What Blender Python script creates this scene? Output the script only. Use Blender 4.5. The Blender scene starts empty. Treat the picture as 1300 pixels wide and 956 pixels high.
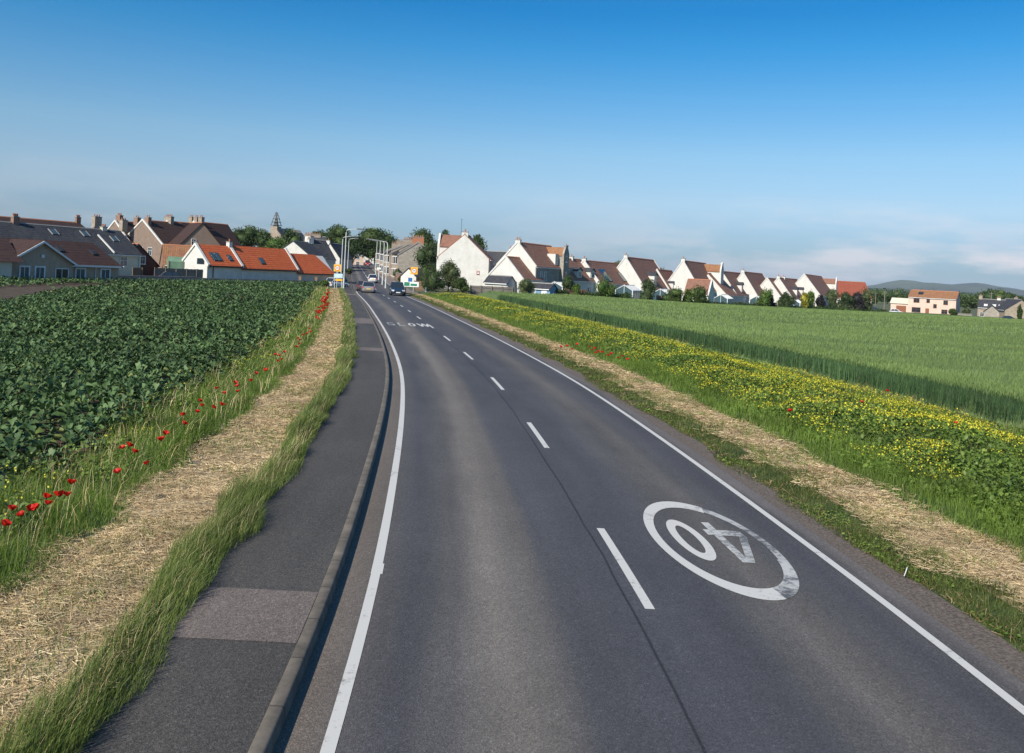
import bpy, bmesh, math, random
import numpy as np
from mathutils import Vector, Matrix
random.seed(7); RNG = np.random.default_rng(11)
R = math.radians
S = bpy.context.scene
COL = S.collection

# ------------------------------------------------------------------ camera, sky, sun, exposure
F, CH, ROLL = 1128.0, 3.8, R(2.9)
CR, SR = math.cos(ROLL), math.sin(ROLL)
cam = bpy.data.cameras.new('camera'); camo = bpy.data.objects.new('camera', cam); COL.objects.link(camo)
cam.sensor_width = 36.0; cam.lens = 36.0 * F / 1300.0
cam.shift_y = -(478 - 345) / 1300.0
cam.clip_start = 0.1; cam.clip_end = 60000
fw = Vector((0, 1, 0)); rt = Vector((CR, 0, SR)); up = Vector((-SR, 0, CR))
m = Matrix((rt, up, -fw)).transposed().to_4x4(); m.translation = Vector((0, 0, CH))
camo.matrix_world = m
S.camera = camo

SUN_V = Vector((-0.57, -0.82, 0)).normalized(); SUN_EL = R(35)
w = bpy.data.worlds.new('World'); S.world = w; w.use_nodes = True
nt = w.node_tree; nt.nodes.clear()
out = nt.nodes.new('ShaderNodeOutputWorld'); bg = nt.nodes.new('ShaderNodeBackground')
sky = nt.nodes.new('ShaderNodeTexSky'); sky.sky_type = 'NISHITA'; sky.sun_disc = False
sky.sun_elevation = SUN_EL; sky.sun_rotation = math.atan2(SUN_V.x, SUN_V.y)
sky.air_density = 1.0; sky.dust_density = 0.25; sky.ozone_density = 2.2; sky.altitude = 0
bg.inputs['Strength'].default_value = 0.125
# low cloud banks as part of the sky
tc = nt.nodes.new('ShaderNodeTexCoord'); mp = nt.nodes.new('ShaderNodeMapping')
mp.inputs['Scale'].default_value = (5.0, 5.0, 26.0); mp.inputs['Location'].default_value = (3.1, 0.4, 1.7)
nz = nt.nodes.new('ShaderNodeTexNoise'); nz.inputs['Scale'].default_value = 1.0; nz.inputs['Detail'].default_value = 7; nz.inputs['Roughness'].default_value = 0.60
cr = nt.nodes.new('ShaderNodeValToRGB'); cr.color_ramp.elements[0].position = 0.44; cr.color_ramp.elements[1].position = 0.60
sp = nt.nodes.new('ShaderNodeSeparateXYZ')
band = nt.nodes.new('ShaderNodeValToRGB')     # clouds only low over the horizon
e = band.color_ramp.elements; e[0].position = 0.0; e[0].color = (.6, .6, .6, 1); e[1].position = 0.115; e[1].color = (0, 0, 0, 1)
x = e.new(0.03); x.color = (1, 1, 1, 1); x = e.new(0.06); x.color = (.5, .5, .5, 1)
east = nt.nodes.new('ShaderNodeMapRange'); east.inputs['From Min'].default_value = 0.05; east.inputs['From Max'].default_value = 0.45
east.inputs['To Min'].default_value = 0.25; east.inputs['To Max'].default_value = 1.0
mm = nt.nodes.new('ShaderNodeMath'); mm.operation = 'MULTIPLY'; m2 = nt.nodes.new('ShaderNodeMath'); m2.operation = 'MULTIPLY'
m3 = nt.nodes.new('ShaderNodeMath'); m3.operation = 'MULTIPLY'; m3.inputs[1].default_value = 0.7
mix = nt.nodes.new('ShaderNodeMixRGB'); mix.inputs['Color2'].default_value = (6.2, 5.5, 5.6, 1)
hs = nt.nodes.new('ShaderNodeHueSaturation'); hs.inputs['Saturation'].default_value = 1.1
L = nt.links.new
L(tc.outputs['Generated'], mp.inputs['Vector']); L(mp.outputs[0], nz.inputs['Vector']); L(nz.outputs['Fac'], cr.inputs['Fac'])
L(tc.outputs['Generated'], sp.inputs[0]); L(sp.outputs['Z'], band.inputs['Fac']); L(sp.outputs['X'], east.inputs['Value'])
L(cr.outputs[0], mm.inputs[0]); L(band.outputs[0], mm.inputs[1]); L(mm.outputs[0], m2.inputs[0]); L(east.outputs[0], m2.inputs[1])
L(m2.outputs[0], m3.inputs[0]); L(m3.outputs[0], mix.inputs['Fac']); L(sky.outputs[0], hs.inputs['Color']); 
gr_ = nt.nodes.new('ShaderNodeValToRGB'); ge = gr_.color_ramp.elements       # clear blue air, greyer and deeper low down
ge[0].position = 0.0; ge[0].color = (0.22, 0.329, 0.522, 1); ge[1].position = 0.7; ge[1].color = (.5, .8, .95, 1)
for p_, c_ in ((0.02, (0.22, 0.329, 0.522)), (0.051, (0.325, 0.418, 0.59)), (0.083, (0.498, 0.548, 0.652)), (0.135, (0.51, 0.63, 0.697)), (0.194, (0.319, 0.608, 0.744)), (0.244, (0.139, 0.564, 0.761)), (0.285, (0.056, 0.494, 0.74))):
    q_ = ge.new(p_); q_.color = (*c_, 1)
gm = nt.nodes.new('ShaderNodeMixRGB'); gm.blend_type = 'MULTIPLY'; gm.inputs[0].default_value = 1
L(sp.outputs['Z'], gr_.inputs[0]); L(hs.outputs[0], gm.inputs[1]); L(gr_.outputs[0], gm.inputs[2]); L(gm.outputs[0], mix.inputs['Color1'])
L(mix.outputs[0], bg.inputs['Color']); L(bg.outputs[0], out.inputs['Surface'])

sl = bpy.data.lights.new('sun', 'SUN'); sl.energy = 4.9; sl.angle = R(0.53); sl.color = (1.0, 0.93, 0.82)
so = bpy.data.objects.new('sun', sl); COL.objects.link(so)
sd = Vector((SUN_V.x * math.cos(SUN_EL), SUN_V.y * math.cos(SUN_EL), math.sin(SUN_EL)))
so.rotation_euler = sd.to_track_quat('Z', 'Y').to_euler(); so.location = (-30, -30, 60)
S.view_settings.view_transform = 'Standard'; S.view_settings.look = 'None'
S.view_settings.exposure = 0.36; S.view_settings.gamma = 1.0
S.cycles.max_bounces = 5; S.cycles.diffuse_bounces = 3; S.cycles.transparent_max_bounces = 6

# ------------------------------------------------------------------ helpers
def W(u, v, D):
    """world point seen at photograph pixel (u, v) at depth D"""
    x = u - 650; y = 345 - v
    a = x * CR - y * SR; b = x * SR + y * CR
    return Vector((a * D / F, D, CH + b * D / F))

def tag(o, label=None, cat=None, group=None, kind=None):
    if label: o['label'] = label
    if cat: o['category'] = cat
    if group: o['group'] = group
    if kind: o['kind'] = kind
    return o

def thing(name, label, cat, loc=(0, 0, 0), rz=0.0, group=None):
    o = bpy.data.objects.new(name, None); COL.objects.link(o)
    o.location = loc; o.rotation_euler = (0, 0, rz); o.empty_display_size = 0.3
    return tag(o, label, cat, group)

def copy_tree(o, parent=None):
    c = o.copy(); COL.objects.link(c)
    if parent: c.parent = parent
    for ch in list(o.children):
        copy_tree(ch, c)
    return c

def smooth(t):
    t = np.clip(t, 0, 1); return t * t * (3 - 2 * t)

# road centre line X as a function of Y (straight near, sweeping left up the street)
CY = np.array([-60, -20, 0, 10.15, 13.3, 19.4, 22.5, 28.5, 31.7, 37.5, 46.1, 57, 67, 81, 92.6, 115, 160, 316, 500, 1500])
CX = np.array([2.4, 2.3, 2.2, 1.83, 1.48, 0.93, 0.58, -0.12, -0.56, -1.5, -3.0, -5.02, -6.95, -9.65, -12.0, -16.7, -25.2, -54.7, -89.5, -280])
_fy = np.arange(-60, 1500, 1.0); _fx = np.interp(_fy, CY, CX)
_k = np.exp(-0.5 * (np.arange(-9, 10) / 3.2) ** 2); _k /= _k.sum()
_fx = np.concatenate([_fx[:9], np.convolve(_fx, _k, 'valid'), _fx[-9:]])
def C(y): return np.interp(y, _fy, _fx)

def prof(y):
    y = np.asarray(y, float)
    up_ = 3.4 * np.interp(y, [138, 165, 290, 316, 340], [0, 0.10, 0.92, 1.0, 1.0])
    dn = 6.2 * smooth((y - 400) / 500)
    return up_ - dn
def gz(x, y):
    """terrain height without the few centimetres of verges"""
    x = np.asarray(x, float); y = np.asarray(y, float)
    off = x - C(y)
    wr = 1 - smooth((off - 16) / 46)
    dip = -2.7 * smooth((y - 95) / 155) * smooth((off - 12) / 44)
    return prof(y) * wr + dip
def G(x, y): return float(gz(x, y))

def value_noise(x, y, s, seed=0):
    r = np.random.default_rng(seed); T = r.random((256, 256))
    x = np.asarray(x) / s + 1000; y = np.asarray(y) / s + 1000
    xi = np.floor(x).astype(int); yi = np.floor(y).astype(int); fx = smooth(x - xi); fy = smooth(y - yi)
    a = T[xi % 256, yi % 256]; b = T[(xi + 1) % 256, yi % 256]; c = T[xi % 256, (yi + 1) % 256]; d = T[(xi + 1) % 256, (yi + 1) % 256]
    return (a * (1 - fx) + b * fx) * (1 - fy) + (c * (1 - fx) + d * fx) * fy

# ------------------------------------------------------------------ materials
MATS = {}
def nodes(name):
    m = bpy.data.materials.new(name); m.use_nodes = True
    t = m.node_tree; b = t.nodes['Principled BSDF']
    return m, t, b
def mat(name, col, rough=0.8, var=0.18, scale=3.0, bump=0.0, bscale=None, spec=0.3, metal=0.0, col2=None, stretch=(1, 1, 1), island=0.0, detail=5):
    if name in MATS: return MATS[name]
    m, t, b = nodes(name); l = t.links.new
    tc = t.nodes.new('ShaderNodeTexCoord'); mp = t.nodes.new('ShaderNodeMapping'); mp.inputs['Scale'].default_value = stretch
    l(tc.outputs['Object'], mp.inputs[0])
    n = t.nodes.new('ShaderNodeTexNoise'); n.inputs['Scale'].default_value = scale; n.inputs['Detail'].default_value = detail; n.inputs['Roughness'].default_value = 0.62
    l(mp.outputs[0], n.inputs['Vector'])
    r = t.nodes.new('ShaderNodeValToRGB'); e = r.color_ramp.elements; e[0].position = 0.3; e[1].position = 0.7
    c2 = col2 or tuple(min(1, c * (1 + var)) for c in col); c1 = tuple(c * (1 - var) for c in col)
    e[0].color = (*c1, 1); e[1].color = (*c2, 1)
    l(n.outputs['Fac'], r.inputs['Fac'])
    src = r.outputs[0]
    if island:
        g = t.nodes.new('ShaderNodeNewGeometry'); mr = t.nodes.new('ShaderNodeMapRange')
        mr.inputs['To Min'].default_value = 1 - island; mr.inputs['To Max'].default_value = 1 + island
        l(g.outputs['Random Per Island'], mr.inputs['Value'])
        mx = t.nodes.new('ShaderNodeMixRGB'); mx.blend_type = 'MULTIPLY'; mx.inputs['Fac'].default_value = 1
        l(src, mx.inputs['Color1']); l(mr.outputs[0], mx.inputs['Color2']); src = mx.outputs[0]
    l(src, b.inputs['Base Color'])
    b.inputs['Roughness'].default_value = rough; b.inputs['Specular IOR Level'].default_value = spec; b.inputs['Metallic'].default_value = metal
    if bump:
        n2 = t.nodes.new('ShaderNodeTexNoise'); n2.inputs['Scale'].default_value = bscale or scale * 4; n2.inputs['Detail'].default_value = 4
        l(tc.outputs['Object'], n2.inputs['Vector'])
        bp = t.nodes.new('ShaderNodeBump'); bp.inputs['Strength'].default_value = bump; bp.inputs['Distance'].default_value = 0.05
        l(n2.outputs['Fac'], bp.inputs['Height']); l(bp.outputs[0], b.inputs['Normal'])
    MATS[name] = m; return m

def roofmat(name, col, col2, course=0.32, weather=(0.2, 0.16, 0.1), wamt=0.35):
    """tiles or slates: courses follow the height, tiles run along the slope"""
    if name in MATS: return MATS[name]
    m, t, b = nodes(name); l = t.links.new
    tc = t.nodes.new('ShaderNodeTexCoord')
    wv = t.nodes.new('ShaderNodeTexWave'); wv.wave_type = 'BANDS'; wv.bands_direction = 'Z'; wv.inputs['Scale'].default_value = 0.31 / course; wv.inputs['Distortion'].default_value = 0.3
    w2 = t.nodes.new('ShaderNodeTexWave'); w2.wave_type = 'BANDS'; w2.bands_direction = 'Y'; w2.inputs['Scale'].default_value = 0.31 / (course * 0.8)
    br = t.nodes.new('ShaderNodeTexVoronoi'); br.inputs['Scale'].default_value = 1 / course
    mp = t.nodes.new('ShaderNodeMapping'); mp.inputs['Scale'].default_value = (1, 1, 1)
    l(tc.outputs['Object'], mp.inputs[0]); l(mp.outputs[0], wv.inputs[0]); l(mp.outputs[0], w2.inputs[0]); l(mp.outputs[0], br.inputs[0])
    n = t.nodes.new('ShaderNodeTexNoise'); n.inputs['Scale'].default_value = 0.55; n.inputs['Detail'].default_value = 8; n.inputs['Roughness'].default_value = 0.65; l(tc.outputs['Object'], n.inputs[0])
    r = t.nodes.new('ShaderNodeMixRGB'); r.inputs['Color1'].default_value = (*col, 1); r.inputs['Color2'].default_value = (*col2, 1)
    sc_ = t.nodes.new('ShaderNodeSeparateXYZ'); l(br.outputs['Color'], sc_.inputs[0]); l(sc_.outputs[0], r.inputs['Fac'])
    r2 = t.nodes.new('ShaderNodeMixRGB'); r2.inputs['Color2'].default_value = (*weather, 1)
    rp = t.nodes.new('ShaderNodeMapRange'); rp.inputs['From Min'].default_value = 0.45; rp.inputs['From Max'].default_value = 0.75; rp.inputs['To Max'].default_value = wamt
    l(n.outputs['Fac'], rp.inputs['Value']); l(rp.outputs[0], r2.inputs['Fac']); l(r.outputs[0], r2.inputs['Color1'])
    l(r2.outputs[0], b.inputs['Base Color'])
    ad = t.nodes.new('ShaderNodeMath'); ad.operation = 'ADD'; l(wv.outputs['Fac'], ad.inputs[0]); l(w2.outputs['Fac'], ad.inputs[1])
    bp = t.nodes.new('ShaderNodeBump'); bp.inputs['Strength'].default_value = 0.5; bp.inputs['Distance'].default_value = 0.05
    l(ad.outputs[0], bp.inputs['Height']); l(bp.outputs[0], b.inputs['Normal'])
    b.inputs['Roughness'].default_value = 0.8; b.inputs['Specular IOR Level'].default_value = 0.25
    MATS[name] = m; return m

def stonemat(name, c1, c2, mortar, size=(0.55, 0.28)):
    if name in MATS: return MATS[name]
    m, t, b = nodes(name); l = t.links.new
    tc = t.nodes.new('ShaderNodeTexCoord'); mp = t.nodes.new('ShaderNodeMapping'); mp.inputs['Rotation'].default_value = (R(90), 0, 0)
    sp = t.nodes.new('ShaderNodeSeparateXYZ'); cb = t.nodes.new('ShaderNodeCombineXYZ'); ad = t.nodes.new('ShaderNodeMath')
    l(tc.outputs['Object'], sp.inputs[0]); l(sp.outputs[0], ad.inputs[0]); l(sp.outputs[1], ad.inputs[1]); l(ad.outputs[0], cb.inputs[0]); l(sp.outputs[2], cb.inputs[1])
    br = t.nodes.new('ShaderNodeTexBrick'); br.inputs['Scale'].default_value = 1; br.inputs['Brick Width'].default_value = size[0]; br.inputs['Row Height'].default_value = size[1]
    br.inputs['Mortar Size'].default_value = 0.018; br.inputs['Color1'].default_value = (*c1, 1); br.inputs['Color2'].default_value = (*c2, 1); br.inputs['Mortar'].default_value = (*mortar, 1)
    l(cb.outputs[0], br.inputs[0])
    n = t.nodes.new('ShaderNodeTexNoise'); n.inputs['Scale'].default_value = 1.5; n.inputs['Detail'].default_value = 7; l(tc.outputs['Object'], n.inputs[0])
    mr = t.nodes.new('ShaderNodeMapRange'); mr.inputs['To Min'].default_value = 0.6; mr.inputs['To Max'].default_value = 1.35; l(n.outputs['Fac'], mr.inputs[0])
    mx = t.nodes.new('ShaderNodeMixRGB'); mx.blend_type = 'MULTIPLY'; mx.inputs[0].default_value = 1; l(br.outputs[0], mx.inputs[1]); l(mr.outputs[0], mx.inputs[2])
    l(mx.outputs[0], b.inputs['Base Color']); b.inputs['Roughness'].default_value = 0.9
    MATS[name] = m; return m

def leafmat(name, col, col2, rough=0.55, trans=0.25, hue=0.0, patch=3.0, spec=0.3, dark=(0.6, 1.25), stretch=(1, 1, 1)):
    """foliage: colour varies leaf by leaf and in broad patches, a little light passes through"""
    if name in MATS: return MATS[name]
    m, t, b = nodes(name); l = t.links.new
    g = t.nodes.new('ShaderNodeNewGeometry')
    r = t.nodes.new('ShaderNodeMixRGB'); r.inputs[1].default_value = (*col, 1); r.inputs[2].default_value = (*col2, 1); l(g.outputs['Random Per Island'], r.inputs[0])
    tc = t.nodes.new('ShaderNodeTexCoord'); n = t.nodes.new('ShaderNodeTexNoise'); n.inputs['Scale'].default_value = 1 / patch; n.inputs['Detail'].default_value = 5
    mpp = t.nodes.new('ShaderNodeMapping'); mpp.inputs['Scale'].default_value = stretch; l(tc.outputs['Object'], mpp.inputs[0]); l(mpp.outputs[0], n.inputs[0])
    mr = t.nodes.new('ShaderNodeMapRange'); mr.inputs['From Min'].default_value = 0.3; mr.inputs['From Max'].default_value = 0.7; mr.inputs['To Min'].default_value = dark[0]; mr.inputs['To Max'].default_value = dark[1]; l(n.outputs['Fac'], mr.inputs[0])
    mx = t.nodes.new('ShaderNodeMixRGB'); mx.blend_type = 'MULTIPLY'; mx.inputs[0].default_value = 1; l(r.outputs[0], mx.inputs[1]); l(mr.outputs[0], mx.inputs[2])
    l(mx.outputs[0], b.inputs['Base Color']); b.inputs['Roughness'].default_value = rough; b.inputs['Specular IOR Level'].default_value = spec
    tr = t.nodes.new('ShaderNodeBsdfTranslucent'); l(mx.outputs[0], tr.inputs['Color'])
    ms = t.nodes.new('ShaderNodeMixShader'); ms.inputs[0].default_value = trans
    o = t.nodes['Material Output']; l(b.outputs[0], ms.inputs[1]); l(tr.outputs[0], ms.inputs[2]); l(ms.outputs[0], o.inputs['Surface'])
    MATS[name] = m; return m

def glassmat(name, col=(0.02, 0.03, 0.04), rough=0.08):
    if name in MATS: return MATS[name]
    m, t, b = nodes(name); b.inputs['Base Color'].default_value = (*col, 1); b.inputs['Roughness'].default_value = rough
    b.inputs['Specular IOR Level'].default_value = 0.6; MATS[name] = m; return m
def paint(name, col, rough=0.3, coat=0.6, metal=0.0):
    if name in MATS: return MATS[name]
    m, t, b = nodes(name); l = t.links.new
    n = t.nodes.new('ShaderNodeTexNoise'); n.inputs['Scale'].default_value = 4; n.inputs['Detail'].default_value = 4
    tc = t.nodes.new('ShaderNodeTexCoord'); l(tc.outputs['Object'], n.inputs[0])
    mr = t.nodes.new('ShaderNodeMixRGB'); mr.inputs[1].default_value = (*[c * .85 for c in col], 1); mr.inputs[2].default_value = (*[min(1, c * 1.1) for c in col], 1); l(n.outputs['Fac'], mr.inputs[0])
    l(mr.outputs[0], b.inputs['Base Color']); b.inputs['Roughness'].default_value = rough; b.inputs['Coat Weight'].default_value = coat; b.inputs['Metallic'].default_value = metal
    MATS[name] = m; return m

# ------------------------------------------------------------------ mesh builders
class MB:
    def __init__(s): s.v = []; s.f = []; s.mi = []; s.uv = None
    def add(s, vs, fs, k=0):
        b = len(s.v); s.v += [tuple(p) for p in vs]; s.f += [tuple(i + b for i in f) for f in fs]; s.mi += [k] * len(fs)
    def box(s, c, d, k=0, rz=0.0, taper=1.0):
        x, y, z = c; a, b, h = d[0] / 2, d[1] / 2, d[2] / 2; cs, sn = math.cos(rz), math.sin(rz); vs = []
        for q in (-1, 1):
            tp = taper if q > 0 else 1
            for i, j in ((-1, -1), (1, -1), (1, 1), (-1, 1)):
                px, py = i * a * tp, j * b * tp
                vs.append((x + px * cs - py * sn, y + px * sn + py * cs, z + q * h))
        s.add(vs, [(3, 2, 1, 0), (4, 5, 6, 7), (0, 1, 5, 4), (1, 2, 6, 5), (2, 3, 7, 6), (3, 0, 4, 7)], k)
    def prism(s, prof, axis, a, b, k=0):
        """closed profile (list of 2D) extruded along axis from a to b; axis 0: (y,z), 1: (x,z), 2: (x,y)"""
        n = len(prof); vs = []
        for t in (a, b):
            for p, q in prof:
                vs.append((t, p, q) if axis == 0 else (p, t, q) if axis == 1 else (p, q, t))
        fs = [tuple(range(n - 1, -1, -1)), tuple(range(n, 2 * n))] + [(i, (i + 1) % n, n + (i + 1) % n, n + i) for i in range(n)]
        s.add(vs, fs, k)
    def tube(s, pts, rad, n=10, k=0, cap=True):
        pts = [Vector(p) for p in pts]; rad = rad if isinstance(rad, (list, tuple)) else [rad] * len(pts); vs = []
        for i, p in enumerate(pts):
            d = (pts[min(i + 1, len(pts) - 1)] - pts[max(i - 1, 0)]).normalized()
            u = d.cross(Vector((0, 0, 1)) if abs(d.z) < .95 else Vector((1, 0, 0))).normalized(); v = d.cross(u)
            for j in range(n):
                t = 2 * math.pi * j / n; vs.append(p + (u * math.cos(t) + v * math.sin(t)) * rad[i])
        fs = [(i * n + j, i * n + (j + 1) % n, (i + 1) * n + (j + 1) % n, (i + 1) * n + j) for i in range(len(pts) - 1) for j in range(n)]
        if cap: fs += [tuple(range(n - 1, -1, -1)), tuple((len(pts) - 1) * n + j for j in range(n))]
        s.add(vs, fs, k)
    def disc(s, c, r, axis=1, th=0.02, n=24, k=0, r2=0.0):
        vs = []; x, y, z = c
        for t in (-th / 2, th / 2):
            for rr in ((r, r2) if r2 else (r,)):
                for j in range(n):
                    a = 2 * math.pi * j / n; p, q = rr * math.cos(a), rr * math.sin(a)
                    vs.append((x + t, y + p, z + q) if axis == 0 else (x + p, y + t, z + q) if axis == 1 else (x + p, y + q, z + t))
        if not r2:
            fs = [tuple(range(n)), tuple(range(2 * n - 1, n - 1, -1))] + [(j, n + j, n + (j + 1) % n, (j + 1) % n) for j in range(n)]
        else:
            fs = []
            for j in range(n):
                i = (j + 1) % n
                fs += [(j, i, n + i, n + j), (2 * n + j, 3 * n + j, 3 * n + i, 2 * n + i), (j, 2 * n + j, 2 * n + i, i), (n + j, n + i, 3 * n + i, 3 * n + j)]
        s.add(vs, fs, k)
    def build(s, name, mats, parent=None, smooth_=False, bevel=0.0):
        me = bpy.data.meshes.new(name); me.from_pydata(s.v, [], s.f)
        mats = mats if isinstance(mats, (list, tuple)) else [mats]
        for m_ in mats: me.materials.append(m_)
        me.polygons.foreach_set('material_index', s.mi)
        bm = bmesh.new(); bm.from_mesh(me); bmesh.ops.recalc_face_normals(bm, faces=bm.faces); bm.to_mesh(me); bm.free()
        if smooth_: me.polygons.foreach_set('use_smooth', [True] * len(me.polygons))
        o = bpy.data.objects.new(name, me); COL.objects.link(o)
        if parent: o.parent = parent
        if bevel:
            b = o.modifiers.new('bevel', 'BEVEL'); b.width = bevel; b.segments = 2; b.limit_method = 'ANGLE'
        return o

class NP:
    """numpy collector for very many small faces (blades, leaves, petals)"""
    def __init__(s): s.V = []; s.L = []; s.Z = []; s.M = []; s.n = 0
    def add(s, verts, loops, sizes, k=0):
        verts = np.asarray(verts, np.float32).reshape(-1, 3); s.V.append(verts); s.L.append(np.asarray(loops, np.int64).ravel() + s.n)
        sizes = np.asarray(sizes, np.int64).ravel(); s.Z.append(sizes); s.M.append(np.full(len(sizes), k)); s.n += len(verts)
    def tmpl(s, verts, faces, k=0):
        """verts: (n, m, 3); faces: template faces of one piece"""
        n, m_, _ = verts.shape
        if n == 0: return
        fl = np.concatenate([np.array(f) for f in faces]); sz = np.array([len(f) for f in faces])
        s.add(verts, (np.arange(n)[:, None] * m_ + fl[None]).ravel(), np.tile(sz, n), k)
    def build(s, name, mats, parent=None, smooth_=False):
        V = np.concatenate(s.V); Lp = np.concatenate(s.L); Z = np.concatenate(s.Z); M_ = np.concatenate(s.M)
        me = bpy.data.meshes.new(name); me.vertices.add(len(V)); me.vertices.foreach_set('co', V.ravel())
        me.loops.add(len(Lp)); me.loops.foreach_set('vertex_index', Lp.astype(np.int32))
        me.polygons.add(len(Z)); me.polygons.foreach_set('loop_start', (np.cumsum(Z) - Z).astype(np.int32))
        mats = mats if isinstance(mats, (list, tuple)) else [mats]
        for m_ in mats: me.materials.append(m_)
        me.polygons.foreach_set('material_index', M_.astype(np.int32))
        if smooth_: me.polygons.foreach_set('use_smooth', np.ones(len(Z), bool))
        me.update(calc_edges=True); me.validate()
        o = bpy.data.objects.new(name, me); COL.objects.link(o)
        if parent: o.parent = parent
        return o

def blades(np_, P, h, wd, lean, wind=(0, 0), k=0, flat=0.0):
    n = len(P)
    if n == 0: return
    az = RNG.random(n) * 2 * np.pi; q = np.stack([np.cos(az), np.sin(az), np.zeros(n)], 1)
    a2 = RNG.random(n) * 2 * np.pi; l = RNG.random(n) * lean
    d = np.stack([np.cos(a2) * l + wind[0], np.sin(a2) * l + wind[1], np.zeros(n)], 1) * h[:, None]
    up_ = np.stack([np.zeros(n), np.zeros(n), h], 1); wd = np.broadcast_to(wd, (n,))[:, None]
    v = np.empty((n, 5, 3)); v[:, 0] = P - q * wd / 2; v[:, 1] = P + q * wd / 2
    mid = P + up_ * 0.58 + d * 0.35; v[:, 2] = mid - q * wd * .38; v[:, 3] = mid + q * wd * .38
    v[:, 4] = P + up_ * (1 - 0.25 * l[:, None]) + d
    np_.tmpl(v, [(0, 1, 3, 2), (2, 3, 4)], k)

def straws(np_, P, ln, wd, k=0, tilt=0.25):
    n = len(P); az = RNG.random(n) * 2 * np.pi; t = (RNG.random(n) - .25) * 2 * tilt
    d = np.stack([np.cos(az), np.sin(az), np.abs(t)], 1) * ln[:, None]; q = np.stack([-np.sin(az), np.cos(az), (RNG.random(n) - .5) * 1.2], 1) * wd
    v = np.empty((n, 4, 3)); v[:, 0] = P - q; v[:, 1] = P + q; v[:, 2] = P + d + q * .5; v[:, 3] = P + d - q * .5
    np_.tmpl(v, [(0, 1, 2, 3)], k)

def leafquads(np_, P, size, k=0, flat=0.5):
    """single bent leaves at random attitudes"""
    n = len(P); size = np.broadcast_to(size, (n,))[:, None]
    az = RNG.random(n) * 2 * np.pi; el = (RNG.random(n) - 0.3) * np.pi * flat
    d = np.stack([np.cos(az) * np.cos(el), np.sin(az) * np.cos(el), np.sin(el)], 1)
    rl = (RNG.random(n) - .5) * 1.6; s0 = np.stack([-np.sin(az), np.cos(az), np.zeros(n)], 1); nn = np.cross(d, s0)
    s_ = s0 * np.cos(rl)[:, None] + nn * np.sin(rl)[:, None]
    v = np.empty((n, 6, 3)); v[:, 0] = P - d * size * .5; v[:, 1] = P + s_ * size * .36; v[:, 2] = P + d * size * .5 ; v[:, 3] = P - s_ * size * .36
    up2 = np.cross(d, s_) * size * 0.12
    v[:, 1] += up2; v[:, 3] += up2; v[:, 4] = P; v[:, 5] = P
    np_.tmpl(v[:, :4], [(0, 1, 2), (0, 2, 3)], k)

def band_pts(y0, y1, o0, o1, dens, zoff, edge=0.25, mask=None):
    n = int((y1 - y0) * abs(o1 - o0) * dens)
    y = y0 + RNG.random(n) * (y1 - y0); o = o0 + RNG.random(n) * (o1 - o0)
    o = o + (value_noise(y, o, 1.1, 5) - .5) * edge * 2 * (RNG.random(n) * .5 + .5)
    if mask is not None:
        kx = mask(o, y); y = y[kx]; o = o[kx]
    x = C(y) + o
    keep = (np.abs(x) < 0.64 * y + 6) & (y > 4); x = x[keep]; y = y[keep]; o = o[keep]
    return np.stack([x, y, gz(x, y) + zoff], 1), o

# ------------------------------------------------------------------ ground, road, pavements
YS = np.concatenate([np.arange(-40, 130, 1.0), np.arange(130, 420, 4.0), np.arange(420, 1500, 45.0)])
def sheet(name, cols, m, y0=-40, y1=1440, kind='structure', ys=None):
    """strip that follows the road: cols = [(offset, height above terrain), ...]; uv = (offset, distance)"""
    ys = YS if ys is None else ys; ys = ys[(ys > y0) & (ys < y1)]; ys = np.concatenate([[y0], ys, [y1]])
    n, k = len(ys), len(cols); V = []; U = []
    for y in ys:
        for o, dz in cols:
            x = float(C(y)) + o; V.append((x, y, G(x, y) + dz)); U.append((o, y))
    Fc = [(i * k + j, i * k + j + 1, (i + 1) * k + j + 1, (i + 1) * k + j) for i in range(n - 1) for j in range(k - 1)]
    me = bpy.data.meshes.new(name); me.from_pydata(V, [], Fc); me.materials.append(m)
    uv = me.uv_layers.new(name='UVMap'); li = np.empty(len(me.loops), np.int32); me.loops.foreach_get('vertex_index', li)
    uv.data.foreach_set('uv', np.array(U, np.float32)[li].ravel())
    me.polygons.foreach_set('use_smooth', [True] * len(me.polygons))
    o = bpy.data.objects.new(name, me); COL.objects.link(o); return tag(o, kind=kind)

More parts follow.
